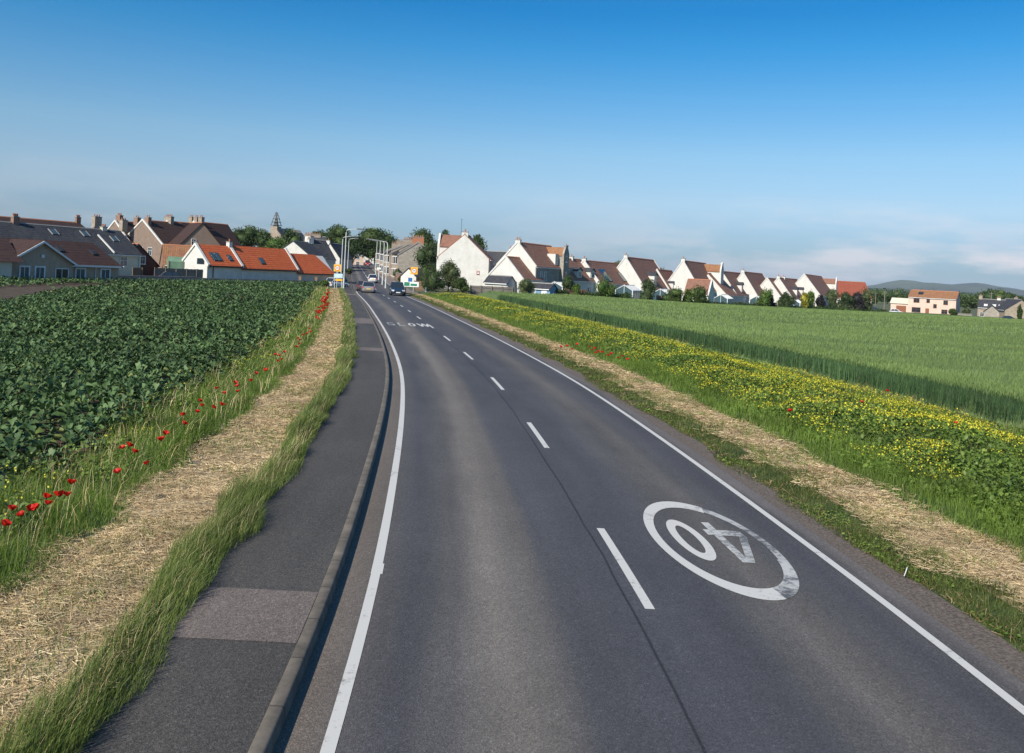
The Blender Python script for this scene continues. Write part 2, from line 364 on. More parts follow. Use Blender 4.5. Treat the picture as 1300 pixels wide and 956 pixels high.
def asphalt(name, base, kind):
    m, t, b = nodes(name); l = t.links.new; N = t.nodes.new
    uv = N('ShaderNodeUVMap'); sp = N('ShaderNodeSeparateXYZ'); l(uv.outputs[0], sp.inputs[0])
    tc = N('ShaderNodeTexCoord')
    big = N('ShaderNodeTexNoise'); big.inputs['Scale'].default_value = 0.9; big.inputs['Detail'].default_value = 6
    mpb = N('ShaderNodeMapping'); mpb.inputs['Scale'].default_value = (1.6, 0.18, 1); l(uv.outputs[0], mpb.inputs[0]); l(mpb.outputs[0], big.inputs[0])
    fine = N('ShaderNodeTexVoronoi'); fine.inputs['Scale'].default_value = 75; l(tc.outputs['Object'], fine.inputs[0])
    mid = N('ShaderNodeTexNoise'); mid.inputs['Scale'].default_value = 22; mid.inputs['Detail'].default_value = 6; mid.inputs['Roughness'].default_value = .75; l(tc.outputs['Object'], mid.inputs[0])
    cols = N('ShaderNodeValToRGB'); cols.color_ramp.interpolation = 'EASE'
    mr = N('ShaderNodeMapRange'); mr.inputs['From Min'].default_value = -5; mr.inputs['From Max'].default_value = 5
    wob = N('ShaderNodeMath'); wob.operation = 'MULTIPLY_ADD'; wob.inputs[1].default_value = 0.5; l(big.outputs['Fac'], wob.inputs[0])
    add = N('ShaderNodeMath'); add.operation = 'SUBTRACT'; add.inputs[1].default_value = .25; l(sp.outputs[0], wob.inputs[2]); l(wob.outputs[0], add.inputs[0]); l(add.outputs[0], mr.inputs[0])
    l(mr.outputs[0], cols.inputs[0]); e = cols.color_ramp.elements
    P = lambda off: (off + 5) / 10
    if kind == 'road':
        pts = [(-3.65, .15, .12, .095), (-3.3, .12, .10, .082), (-3.02, .075, .069, .067), (-2.75, .062, .059, .062), (-2.25, .082, .076, .073), (-1.72, .150, .131, .112), (-1.35, .115, .102, .09), (-0.95, .064, .062, .066), (-0.1, .058, .057, .063), (0.8, .062, .060, .065),
               (1.3, .078, .072, .069), (1.8, .104, .093, .083), (2.25, .072, .067, .067), (2.75, .058, .055, .059), (3.0, .064, .06, .06), (3.3, .12, .105, .095)]
    elif kind == 'road_far': pts = [(-3.6, .1, .09, .085), (-3, .06, .062, .068), (0, .06, .062, .07), (3, .062, .062, .068)]
    else: pts = [(-5, *base), (5, *base)]
    e[0].position = P(pts[0][0]); e[0].color = (*pts[0][1:], 1); e[1].position = P(pts[-1][0]); e[1].color = (*pts[-1][1:], 1)
    for p in pts[1:-1]: x = e.new(P(p[0])); x.color = (*p[1:], 1)
    f2 = N('ShaderNodeMapRange'); f2.inputs['From Max'].default_value = 0.9; f2.inputs['To Min'].default_value = 0.62 if kind != 'path' else 0.5; f2.inputs['To Max'].default_value = 1.35 if kind != 'path' else 1.6; l(fine.outputs['Color'], f2.inputs[0])
    f3 = N('ShaderNodeMapRange'); f3.inputs['From Min'].default_value = .25; f3.inputs['From Max'].default_value = .75; f3.inputs['To Min'].default_value = 0.8; f3.inputs['To Max'].default_value = 1.2; l(mid.outputs['Fac'], f3.inputs[0])
    f4 = N('ShaderNodeMapRange'); f4.inputs['From Min'].default_value = .3; f4.inputs['From Max'].default_value = .7; f4.inputs['To Min'].default_value = 0.84; f4.inputs['To Max'].default_value = 1.16; l(big.outputs['Fac'], f4.inputs[0])
    chip = N('ShaderNodeTexVoronoi'); chip.inputs['Scale'].default_value = 55; l(tc.outputs['Object'], chip.inputs[0])
    csp = N('ShaderNodeSeparateXYZ'); l(chip.outputs['Color'], csp.inputs[0])
    f5 = N('ShaderNodeMapRange'); f5.inputs['From Min'].default_value = .93 if kind != 'path' else .80; f5.inputs['From Max'].default_value = 1.0; f5.inputs['To Min'].default_value = 1.0; f5.inputs['To Max'].default_value = 1.5; l(csp.outputs[0], f5.inputs[0])
    pt = N('ShaderNodeTexNoise'); pt.inputs['Scale'].default_value = .55; pt.inputs['Detail'].default_value = 9; pt.inputs['Roughness'].default_value = .72; l(tc.outputs['Object'], pt.inputs[0])
    f6 = N('ShaderNodeMapRange'); f6.inputs['From Min'].default_value = .35; f6.inputs['From Max'].default_value = .68; f6.inputs['To Min'].default_value = .92; f6.inputs['To Max'].default_value = 1.08; l(pt.outputs['Fac'], f6.inputs[0])
    src = cols.outputs[0]
    for q in (f2, f3, f4, f5, f6):
        mx = N('ShaderNodeMixRGB'); mx.blend_type = 'MULTIPLY'; mx.inputs[0].default_value = 1; l(src, mx.inputs[1]); l(q.outputs[0], mx.inputs[2]); src = mx.outputs[0]
    if kind == 'road':   # the longitudinal joint between the two lanes' surfacing
        jw = N('ShaderNodeTexNoise'); jw.inputs['Scale'].default_value = 0.35; jw.inputs['Detail'].default_value = 8; l(uv.outputs[0], jw.inputs[0])
        j1 = N('ShaderNodeMath'); j1.operation = 'MULTIPLY_ADD'; j1.inputs[1].default_value = 0.10; l(jw.outputs['Fac'], j1.inputs[0]); l(sp.outputs[0], j1.inputs[2])
        j2 = N('ShaderNodeMath'); j2.operation = 'ADD'; j2.inputs[1].default_value = 0.13; l(j1.outputs[0], j2.inputs[0])
        j3 = N('ShaderNodeMath'); j3.operation = 'ABSOLUTE'; l(j2.outputs[0], j3.inputs[0])
        j4 = N('ShaderNodeMapRange'); j4.inputs['From Min'].default_value = 0.008; j4.inputs['From Max'].default_value = 0.022; j4.inputs['To Min'].default_value = 0.38; l(j3.outputs[0], j4.inputs[0])
        mx = N('ShaderNodeMixRGB'); mx.blend_type = 'MULTIPLY'; mx.inputs[0].default_value = 1; l(src, mx.inputs[1]); l(j4.outputs[0], mx.inputs[2]); src = mx.outputs[0]
    l(src, b.inputs['Base Color']); b.inputs['Roughness'].default_value = .82; b.inputs['Specular IOR Level'].default_value = .35
    bp = N('ShaderNodeBump'); bp.inputs['Strength'].default_value = .5; bp.inputs['Distance'].default_value = .01; l(fine.outputs['Distance'], bp.inputs['Height']); l(bp.outputs[0], b.inputs['Normal'])
    return m

def kerbmat():
    m, t, b = nodes('kerb_concrete'); l = t.links.new; N = t.nodes.new
    uv = N('ShaderNodeUVMap'); sp = N('ShaderNodeSeparateXYZ'); l(uv.outputs[0], sp.inputs[0])
    md = N('ShaderNodeMath'); md.operation = 'PINGPONG'; md.inputs[1].default_value = 0.4575; l(sp.outputs[1], md.inputs[0])
    mr = N('ShaderNodeMapRange'); mr.inputs['From Max'].default_value = 0.02; mr.inputs['To Min'].default_value = 0.3; l(md.outputs[0], mr.inputs[0])
    tc = N('ShaderNodeTexCoord'); n = N('ShaderNodeTexNoise'); n.inputs['Scale'].default_value = 3; n.inputs['Detail'].default_value = 9; n.inputs['Roughness'].default_value = .7; l(tc.outputs['Object'], n.inputs[0])
    r = N('ShaderNodeValToRGB'); r.color_ramp.elements[0].position = .3; r.color_ramp.elements[0].color = (.06, .05, .037, 1); r.color_ramp.elements[1].position = .72; r.color_ramp.elements[1].color = (.185, .155, .12, 1); l(n.outputs['Fac'], r.inputs[0])
    mx = N('ShaderNodeMixRGB'); mx.blend_type = 'MULTIPLY'; mx.inputs[0].default_value = 1; l(r.outputs[0], mx.inputs[1]); l(mr.outputs[0], mx.inputs[2]); l(mx.outputs[0], b.inputs['Base Color']); b.inputs['Roughness'].default_value = .9
    return m
M_ROAD = asphalt('road_asphalt', None, 'road'); M_PATH = asphalt('path_asphalt', (.058, .052, .045), 'path'); M_PATCH = asphalt('patch_concrete', (.128, .103, .088), 'path')
M_KERB = kerbmat()
M_SOIL = mat('soil', (.07, .048, .03), .95, .35, .8, bump=.6, bscale=9)
M_TRACK = mat('track_earth', (.135, .095, .066), .95, .25, .6, bump=.6, bscale=6)
M_STRAW_G = mat('straw_ground', (.34, .235, .12), .95, .35, 5, bump=.8, bscale=40, col2=(.60, .46, .26), detail=9)
M_GREEN_G = mat('green_ground', (.035, .06, .014), .95, .4, 3, bump=.5, bscale=20, col2=(.075, .105, .026))
M_DIRT = mat('roadside_dirt', (.095, .074, .06), .95, .35, 26, bump=.8, bscale=70, col2=(.235, .19, .155), detail=12)
M_LAND = mat('far_grass', (.055, .085, .022), .95, .3, .012, col2=(.13, .15, .05))
M_PAVE = mat('pavement_slab', (.2, .155, .135), .9, .15, 1.2)
M_YARD = mat('yard_ground', (.13, .12, .085), .95, .3, .15, col2=(.09, .12, .04))

# one big sheet to the horizon, lower than every strip
mb = MB(); mb.add([(-14000, -400, -3.2), (14000, -400, -3.2), (14000, 14000, -3.2), (-14000, 14000, -3.2)], [(0, 1, 2, 3)])
tag(mb.build('ground', M_LAND), kind='structure')
# (offset, z) columns, overlapping nothing
LO = [-600, -420, -300, -220, -160, -120, -95, -75, -60, -45, -36, -28, -22, -17, -13, -10.5, -8.5]
sheet('crop_soil', [(o, .10) for o in LO], M_SOIL, -40, 128)
sheet('town_ground', [(o, .10) for o in LO] + [(-6.8, .11), (-5.05, .12)], M_YARD, 128, 1440)
sheet('verge_ground', [(-8.5, .10), (-7.7, .12), (-6.9, .13)], M_GREEN_G, -40, 128)
sheet('mown_verge', [(-6.9, .13), (-6.3, .14), (-5.45, .13)], M_STRAW_G, -40, 128)
sheet('grass_edge', [(-5.45, .13), (-5.05, .12)], M_GREEN_G, -40, 128)
sheet('footpath', [(-5.05, .118), (-4.4, .122), (-3.73, .12)], M_PATH, -40, 1440)
sheet('kerb', [(-3.73, .12), (-3.72, .13), (-3.625, .13), (-3.6, .115), (-3.59, -.004)], M_KERB, -40, 1440)
sheet('road', [(-3.6, 0), (-2.5, .012), (-1.2, .022), (0, .028), (1.2, .022), (2.5, .012), (3.42, 0)], M_ROAD, -40, 1440)
sheet('roadside_dirt', [(3.42, 0), (3.62, .012), (3.85, .03)], M_DIRT, -40, 122)
sheet('rough_verge', [(3.85, .03), (4.2, .06), (4.55, .07)], M_GREEN_G, -40, 124)
sheet('mown_verge', [(4.55, .07), (5.2, .08), (5.95, .08)], M_STRAW_G, -40, 124)
sheet('flower_verge', [(5.95, .08), (8, .09), (11, .09), (14.3, .08)], M_GREEN_G, -40, 128)
RO = [14.3, 16, 18, 21, 25, 30, 36, 44, 55, 70, 90, 115, 145, 190, 260, 360, 600]
sheet('wheat_soil', [(o, .06) for o in RO], M_SOIL, -40, 128)
sheet('village_ground', [(5.6, .1), (8, .1), (11, .09)] + [(o, .06) for o in RO], M_YARD, 128, 420)
sheet('kerb', [(3.42, -.004), (3.44, .11), (3.56, .12)], M_KERB, 124, 1440)
sheet('pavement', [(3.56, .12), (5.6, .11)], M_PAVE, 124, 1440)
for i, (a, b) in enumerate([(8.55, 9.9), (37.9, 39.4), (55.2, 60.5), (104, 108.5)]):
    sheet('footpath_patch', [(-5.05, .1235), (-4.4, .1265), (-3.735, .1255)], M_PATCH, a, b, ys=np.arange(a + .25, b - .1, .5))

# painted markings, worn through to the asphalt
def markmat(name, wear=0.40, col=(.53, .51, .465)):
    m, t, b = nodes(name); l = t.links.new; N = t.nodes.new
    tc = N('ShaderNodeTexCoord'); n = N('ShaderNodeTexNoise'); n.inputs['Scale'].default_value = 9; n.inputs['Detail'].default_value = 9; n.inputs['Roughness'].default_value = .8; l(tc.outputs['Object'], n.inputs[0])
    n2 = N('ShaderNodeTexNoise'); n2.inputs['Scale'].default_value = .9; n2.inputs['Detail'].default_value = 3; l(tc.outputs['Object'], n2.inputs[0])
    ad = N('ShaderNodeMath'); ad.operation = 'MULTIPLY_ADD'; ad.inputs[1].default_value = .6; l(n.outputs['Fac'], ad.inputs[0])
    m4 = N('ShaderNodeMath'); m4.operation = 'MULTIPLY'; m4.inputs[1].default_value = .4; l(n2.outputs['Fac'], m4.inputs[0]); l(m4.outputs[0], ad.inputs[2])
    r = N('ShaderNodeMapRange'); r.inputs['From Min'].default_value = wear - .035; r.inputs['From Max'].default_value = wear + .07; l(ad.outputs[0], r.inputs[0])
    mx = N('ShaderNodeMixRGB'); mx.inputs[1].default_value = (.09, .09, .09, 1); mx.inputs[2].default_value = (*col, 1); l(r.outputs[0], mx.inputs[0])
    l(mx.outputs[0], b.inputs['Base Color']); b.inputs['Roughness'].default_value = .7
    return m
M_MARK = markmat('road_paint', .375); M_WORN = markmat('worn_road_paint', .47, (.40, .39, .37)); M_HALF = markmat('half_worn_paint', .46, (.46, .45, .42))
def crown(o):   # road camber
    return float(np.interp(o, [-3.6, -2.5, -1.2, 0, 1.2, 2.5, 3.42], [0, .012, .022, .028, .022, .012, 0]))
def line(name, o, wd, y0, y1, m=M_MARK, step=1.0, dz=.005):
    sheet(name, [(o - wd / 2, crown(o - wd / 2) + dz), (o + wd / 2, crown(o + wd / 2) + dz)], m, y0, y1, ys=np.arange(y0 + step * .5, y1 - step * .2, step))
line('edge_line', -3.17, .115, -40, 10.92); line('edge_line', -3.16, .145, 10.92, 11.3); line('edge_line', -3.17, .125, 11.3, 122)
line('edge_line', 3.04, .115, -40, 121)
for k in range(-4, 12): line('centre_dash', 0.03, .115, 10.15 + 9.07 * k, 13.3 + 9.07 * k)
for k in range(0, 9): line('centre_dash', 0.03, .12, 135 + 20 * k, 149 + 20 * k)
line('edge_line', 3.3, .1, 124, 260); 

# 40 roundel facing the oncoming traffic, and SLOW for our lane
def place_mark(name, polys, cx, cy, m, dz=.006):
    """polys: list of (verts (across, along), faces) laid onto the cambered road"""
    mb = MB()
    for vs, fs in polys:
        pts = []
        for a, l_ in vs:
            y = cy + l_; o = cx + a; x = float(C(y)) + o; pts.append((x, y, G(x, y) + crown(o) + dz))
        mb.add(pts, fs)
    o = mb.build(name, m); return tag(o, kind='structure')
def ring(ax, ay, bx, by, t0=0, t1=2 * math.pi, n=64, c=(0, 0)):
    vs = []; fs = []
    for i in range(n + 1):
        t = t0 + (t1 - t0) * i / n
        vs += [(c[0] + ax * math.cos(t), c[1] + ay * math.sin(t)), (c[0] + bx * math.cos(t), c[1] + by * math.sin(t))]
    for i in range(n): fs.append((2 * i, 2 * i + 1, 2 * i + 3, 2 * i + 2))
    return vs, fs
def bar(p, q, w0, w1=None):
    """four-cornered stroke, its ends cut across the road"""
    w1 = w1 or w0; return [(p[0] - w0 / 2, p[1]), (p[0] + w0 / 2, p[1]), (q[0] + w1 / 2, q[1]), (q[0] - w1 / 2, q[1])], [(0, 1, 2, 3)]
RX, RY = 1.59, 12.9
# t = 0 is the verge side, t = pi the centre side; -pi/2 is our end
place_mark('speed_roundel', [ring(.86, 2.25, .73, 1.86, R(60), R(285))], RX, RY, M_MARK)
place_mark('speed_roundel', [ring(.86, 2.25, .73, 1.86, R(285), R(340), 24)], RX, RY, M_HALF)
place_mark('speed_roundel', [ring(.86, 2.25, .75, 1.92, R(-20), R(60), 30)], RX, RY, M_WORN)
place_mark('speed_digits', [ring(.235, .98, .115, .66, n=48, c=(-.30, 0.12))], RX, RY, M_MARK)
place_mark('speed_digits', [bar((.20, -.85), (.20, 1.05), .12), bar((.33, .38), (.33, .66), .56)], RX, RY, M_HALF, .006)
place_mark('speed_digits', [([(.20, -.86), (.31, -.86), (.62, .36), (.50, .36)], [(0, 1, 2, 3)])], RX, RY, M_WORN, .009)
def letters():
    h = 2.8; a = .46; sw = .13; th = .42
    Lm = []
    Sx = [([(0, h - th), (a, h - th), (a, h), (0, h)], [(0, 1, 2, 3)]), ([(0, h / 2), (sw, h / 2), (sw, h - th), (0, h - th)], [(0, 1, 2, 3)]), ([(0, h / 2 - th / 2), (a, h / 2 - th / 2), (a, h / 2), (0, h / 2)], [(0, 1, 2, 3)]),
          ([(a - sw, th), (a, th), (a, h / 2 - th / 2), (a - sw, h / 2 - th / 2)], [(0, 1, 2, 3)]), ([(0, 0), (a, 0), (a, th), (0, th)], [(0, 1, 2, 3)])]
    Ll = [([(0, th), (sw, th), (sw, h), (0, h)], [(0, 1, 2, 3)]), ([(0, 0), (a, 0), (a, th), (0, th)], [(0, 1, 2, 3)])]
    O = [ring(a / 2, h / 2, a / 2 - sw, h / 2 - th, c=(a / 2, h / 2), n=40)]
    Wl = []
    for (x0, x1) in ((0, .17), (.34, .17), (.34, .51), (.68, .51)):
        Wl.append(([(x0, h), (x0 + sw, h), (x1 + sw, 0), (x1, 0)], [(0, 1, 2, 3)]))
    return Sx, Ll, O, Wl
sh = letters()
for (ch, m_, ox) in zip(sh, (M_WORN, M_HALF, M_MARK, M_MARK), (-2.75, -2.05, -1.38, -.78)):
    for j, q in enumerate(ch): place_mark('slow_letter', [q], ox, 56.5, m_, .006 + .002 * j)

# far hills and wooded ridges, beyond the fields
def hill(name, cx, cy, lx, ly, bumps, m, n=(70, 26)):
    V = []
    for j in range(n[1] + 1):
        for i in range(n[0] + 1):
            x = -lx + 2 * lx * i / n[0]; y = -ly + 2 * ly * j / n[1]
            z = sum(h * math.exp(-((x - bx) / sx) ** 2) for bx, sx, h in bumps) * math.exp(-(y / (ly * .5)) ** 2)
            z += (float(value_noise(x + 5000, y, lx / 14, 3)) - .5) * z * .28
            V.append((cx + x, cy + y, z - 4 - 6 * (abs(y) > ly * .97) - 6 * (abs(x) > lx * .985)))
    k = n[0] + 1; Fc = [(j * k + i, j * k + i + 1, (j + 1) * k + i + 1, (j + 1) * k + i) for j in range(n[1]) for i in range(n[0])]
    mb = MB(); mb.add(V, Fc); o = mb.build(name, m, smooth_=True); return tag(o, kind='structure')
M_HILL = mat('hill_grass', (.018, .035, .018), .95, .35, .0022, col2=(.075, .10, .04), detail=8)
hill('hills', 3750, 7600, 2600, 1500, [(-350, 260, 98), (-60, 150, 45), (230, 240, 84), (800, 450, 56), (1500, 800, 50), (-800, 240, 14)], M_HILL)
hill('hills', 5200, 9500, 3200, 1500, [(-600, 600, 60), (600, 900, 85)], M_HILL)
hill('wooded_ridge', 1700, 3300, 1500, 420, [(-200, 500, 13), (700, 600, 17), (-900, 500, 6)], mat('ridge_wood', (.018, .035, .014), .95, .3, .01, col2=(.05, .075, .03), bump=1, bscale=.05))

# the air: thin haze round camera and scene
HAZE = True
if HAZE:
    mb = MB(); mb.box((0, 6000, 94), (27000, 15500, 200)); hz = mb.build('haze', [])
    m = bpy.data.materials.new('haze'); m.use_nodes = True; t = m.node_tree; t.nodes.clear(); o_ = t.nodes.new('ShaderNodeOutputMaterial'); v_ = t.nodes.new('ShaderNodeVolumePrincipled')
    v_.inputs['Color'].default_value = (.75, .84, 1, 1); v_.inputs['Density'].default_value = 5e-5; v_.inputs['Anisotropy'].default_value = 0.0
    t.links.new(v_.outputs[0], o_.inputs['Volume']); hz.data.materials.append(m); tag(hz, kind='stuff'); hz.display_type = 'WIRE'
    hz['label'] = 'thin bluish haze in the air over the whole landscape'; hz['category'] = 'haze'

# ------------------------------------------------------------------ crops, verges, flowers
G_STEM = leafmat('grass_blade', (.085, .15, .018), (.20, .285, .05), .5, .3, patch=2.0)
G_TALL = leafmat('tall_grass_blade', (.08, .125, .02), (.22, .27, .075), .5, .3, patch=1.5)
G_DARK = leafmat('rough_grass_blade', (.05, .08, .014), (.15, .17, .045), .55, .25, patch=1.0)
G_STRAW = leafmat('straw', (.60, .42, .20), (.92, .74, .45), .75, .15, patch=.9, dark=(.62, 1.2))
G_STRAW2 = leafmat('dead_stem', (.18, .11, .05), (.42, .30, .16), .8, .15, patch=.8)
G_KALE = leafmat('kale_leaf', (.028, .062, .014), (.125, .20, .07), .6, .14, patch=3, spec=.35, dark=(.75, 1.2))
G_KALE_RIB = leafmat('kale_rib', (.12, .20, .10), (.16, .25, .13), .5, .1, patch=6)
G_WHEAT = leafmat('wheat_stalk', (.026, .068, .026), (.10, .175, .062), .5, .2, patch=5)
G_EAR = leafmat('wheat_ear', (.14, .215, .06), (.24, .32, .10), .6, .3, patch=9, dark=(.66, 1.2), stretch=(.35, 2.2, 1))
G_WEED = leafmat('weed_leaf', (.07, .13, .018), (.20, .28, .05), .5, .25, patch=1.8)
G_YEL = leafmat('yellow_petal', (.50, .44, .02), (.76, .68, .06), .6, .25, patch=3, dark=(.8, 1.1))
G_RED = leafmat('poppy_petal', (.45, .012, .006), (.70, .03, .012), .55, .3, patch=1, dark=(.85, 1.1))
G_BLK = mat('poppy_eye', (.01, .008, .01), .8)
G_FLD = mat('wheat_canopy', (.06, .105, .03), .9, .3, 3, col2=(.15, .21, .065), detail=9, bump=1.0, bscale=9)

def lab(o, label, cat, kind=None, group=None): return tag(o, label, cat, group, kind)

# tall grass leaning over the path
def grass_edge():
    g = NP()
    for (y0, y1, d, wmin) in ((4, 16, 1900, .0055), (16, 34, 1100, .009), (34, 70, 420, .017), (70, 124, 170, .032)):
        P, o = band_pts(y0, y1, -5.52, -4.93, d * 1.15, .115, .22); n = len(P)
        hh = (.10 + .22 * RNG.random(n) ** 1.2) * (0.5 + .85 * value_noise(P[:, 0], P[:, 1], .8, 9)) * np.clip(.55 + (-(o + 4.85)) * 1.3, .45, 1.15)
        blades(g, P, hh * 1.12, wmin * (.7 + .6 * RNG.random(n)), .55, (.30, .08))
        P, o = band_pts(y0, y1, -5.5, -5.05, d * .05, .115, .18); blades(g, P, .25 + .17 * RNG.random(len(P)), wmin * .6, .5, (.3, .1), k=1)
    return lab(g.build('grass', [G_TALL, G_STRAW]), 'tall green grass leaning over the edge of the left footpath', 'grass', 'stuff')
grass_edge()

def mown(o0, o1, ztop, label, gseed, yend):
    g = NP()
    for (y0, y1, d, ww) in ((4, 15, 1500, .0036), (15, 34, 760, .006), (34, 70, 280, .012), (70, yend, 100, .024)):
        P, o = band_pts(y0, y1, o0, o1, d, ztop, .5); n = len(P)
        bare = value_noise(P[:, 0], P[:, 1], .55, gseed + 7); kb = (bare > .26) | (RNG.random(n) < .35); P = P[kb]; o = o[kb]; n = len(P)
        pile = value_noise(P[:, 0], P[:, 1], .35, gseed) * .05; P[:, 2] += RNG.random(n) * .03 + pile * RNG.random(n)
        s_ = RNG.random(n) < .8
        straws(g, P[s_], .05 + .12 * RNG.random(s_.sum()), ww, 0, .12); straws(g, P[~s_], .05 + .12 * RNG.random((~s_).sum()), ww, 1, .5)
        P, o = band_pts(y0, y1, o0, o1, d * .42, ztop, .3)
        nn = value_noise(P[:, 0], P[:, 1], .9, gseed + 1) * .6 + value_noise(P[:, 0], P[:, 1], .25, gseed + 2) * .4
        ed = np.minimum(o - o0, o1 - o) < .22
        keep = (nn > .54) | (ed & (nn > .36)); P = P[keep]
        blades(g, P, .03 + .10 * RNG.random(len(P)), ww * 1.5, .9, k=2)
    return lab(g.build('dry_grass', [G_STRAW, G_STRAW2, G_STEM]), label, 'dry grass', 'stuff')
mown(-7.05, -5.4, .135, 'strip of mown dry yellow straw beside the left footpath', 21, 124)
mown(4.45, 6.05, .085, 'strip of mown dry yellow straw on the right verge', 31, 118)

def left_green():
    g = NP()
    for (y0, y1, d, ww) in ((4, 16, 1100, .006), (16, 34, 700, .010), (34, 70, 280, .019), (70, 124, 120, .034)):
        P, o = band_pts(y0, y1, -8.9, -6.85, d, .11, .35); n = len(P)
        hh = (.14 + .3 * RNG.random(n)) * (.6 + .8 * value_noise(P[:, 0], P[:, 1], 1.2, 41)) * np.clip(.35 + (-(o + 6.75)) * .9, .3, 1)
        blades(g, P, hh, ww * (.7 + .6 * RNG.random(n)), .7, (.08, .04))
        P, o = band_pts(y0, y1, -8.9, -7.1, d * .035, .11, .3); blades(g, P, .35 + .3 * RNG.random(len(P)), ww * .8, .9, (.1, 0), k=1)
        P, o = band_pts(y0, y1, -9.1, -7.6, d * .16, .11, .3); n = len(P); kx = value_noise(P[:, 0], P[:, 1], 1.3, 44) > .45; P = P[kx]; P[:, 2] += .08 + .3 * RNG.random(len(P))
        leafquads(g, P, (.03 + .05 * RNG.random(len(P))) * (1 + ww * 30), 2)
        P, o = band_pts(y0, y1, -9.1, -7.7, d * .03, .11, .3); kx = value_noise(P[:, 0], P[:, 1], 1.6, 45) > .6; P = P[kx]; P[:, 2] += .32 + .2 * RNG.random(len(P))
        leafquads(g, P, .03 * (1 + ww * 45), 3)
    return lab(g.build('grass', [G_STEM, G_STRAW, G_WEED, G_YEL]), 'bright green long grass with weeds between crop and dry strip, left verge', 'grass', 'stuff')
left_green()

# kale: rosettes of folded, drooping leaves
def kale():
    g = NP()
    T = np.array([0, .3, .55, .8, 1.0]); Wd = np.array([.10, .55, 1.0, .85, .25])
    def track(x, y):     # bare earth headland through the crop
        xc = np.interp(y, [30, 58, 74, 92, 103], [-27.5, -34.5, -39.8, -42.2, -43.6]); hw = np.interp(y, [30, 58, 74, 92, 103], [4, 4.0, 3.4, 2.4, 0.0])
        return np.abs(x - xc + 1.5) < hw
    for (y0, y1, sp_, nl, rows, hi) in ((5, 34, .44, 12, 5, 1), (34, 66, .5, 9, 4, 0), (66, 170, .85, 6, 3, 0)):
        ys = np.arange(y0, y1, sp_); xs = np.arange(-115, -5, sp_)
        X, Y = np.meshgrid(xs, ys); X = X.ravel() + (RNG.random(X.size) - .5) * sp_ * .8; Y = Y.ravel() + (RNG.random(Y.size) - .5) * sp_ * .8
        off = X - C(Y)
        wall = -64 + (Y - 84) * .487  # field wall line
        keep = (off < -8.75 + (value_noise(X, Y, 1.5, 61) - .5) * .7) & (X > -.66 * Y - 7) & (~track(X, Y)) & (X < 0) & ((X < wall * 0 + 0))
        keep &= ~((Y > 84) & (X < (-62 + (Y - 84) * .47 + 1.2)) & True)
        keep &= ~((X - (-43.5)) * .877 - (Y - 126.5) * .48 < 1.0) | (Y < 100)
        keep &= Y < 124 + (-(X + 43)) * 0 + np.clip((X + 43) * 1.85, -40, 30)
        keep &= RNG.random(len(X)) > .03
        X = X[keep]; Y = Y[keep]; n = len(X)
        ph = .18 + .28 * value_noise(X, Y, 1.6, 62) + .14 * RNG.random(n)
        far = 1.0 if hi else (1.15 if rows == 4 else 1.6)
        for j in range(nl):
            az = 2 * np.pi * (j * .381966 + RNG.random(n) * .2) + X * 13; lv = j / nl
            e = np.radians(12 + 62 * lv + (RNG.random(n) - .5) * 26)
            Ln = (.30 - .13 * lv) * (.55 + .75 * RNG.random(n)) * far; Wn = Ln * (.30 + .08 * RNG.random(n))
            z0 = .10 + ph * (.25 + .75 * lv) * .8
            dx, dy = np.cos(az), np.sin(az); sx, sy = -dy, dx; roll = (RNG.random(n) - .5) * .9
            tt = T if rows == 5 else (np.array([0, .45, .8, 1.0]) if rows == 4 else np.array([0, .55, 1.0])); ww = np.interp(tt, T, Wd)
            m_ = len(tt); v = np.empty((n, m_ * 3, 3)); droop = .28 + .35 * RNG.random(n)
            for i, t_ in enumerate(tt):
                r_ = Ln * t_ * np.cos(e) * 1.0 + .03; zz = z0 + Ln * (t_ * np.sin(e) - droop * t_ * t_ * .9)
                for c_, sgn in enumerate((-1, 0, 1)):
                    wv = Wn * ww[i] * sgn; lift = np.abs(wv) * .45 + sgn * wv * 0 + wv * roll
                    wav = (RNG.random(n) - .5) * .05 * abs(sgn) * far
                    v[:, i * 3 + c_, 0] = X + dx * r_ + sx * wv; v[:, i * 3 + c_, 1] = Y + dy * r_ + sy * wv; v[:, i * 3 + c_, 2] = zz + lift + wav
            v[:, :, 2] += (gz(X, Y) + .10)[:, None]
            fs = [(i * 3 + c, i * 3 + c + 1, i * 3 + c + 4, i * 3 + c + 3) for i in range(m_ - 1) for c in range(2)]
            yl = (RNG.random(n) < .05 + .16 * np.clip((X - C(Y)) * .3 + 3.4, 0, 1)) & (lv < .6)
            g.tmpl(v[~yl], fs, 0); g.tmpl(v[yl], fs, 1)
    return lab(g.build('kale_crop', [G_KALE, leafmat('kale_old_leaf', (.12, .17, .03), (.24, .27, .09), .55, .2, patch=3)], smooth_=False), 'dense dark blue-green leafy kale crop filling the left field', 'crop', 'stuff')
kale()

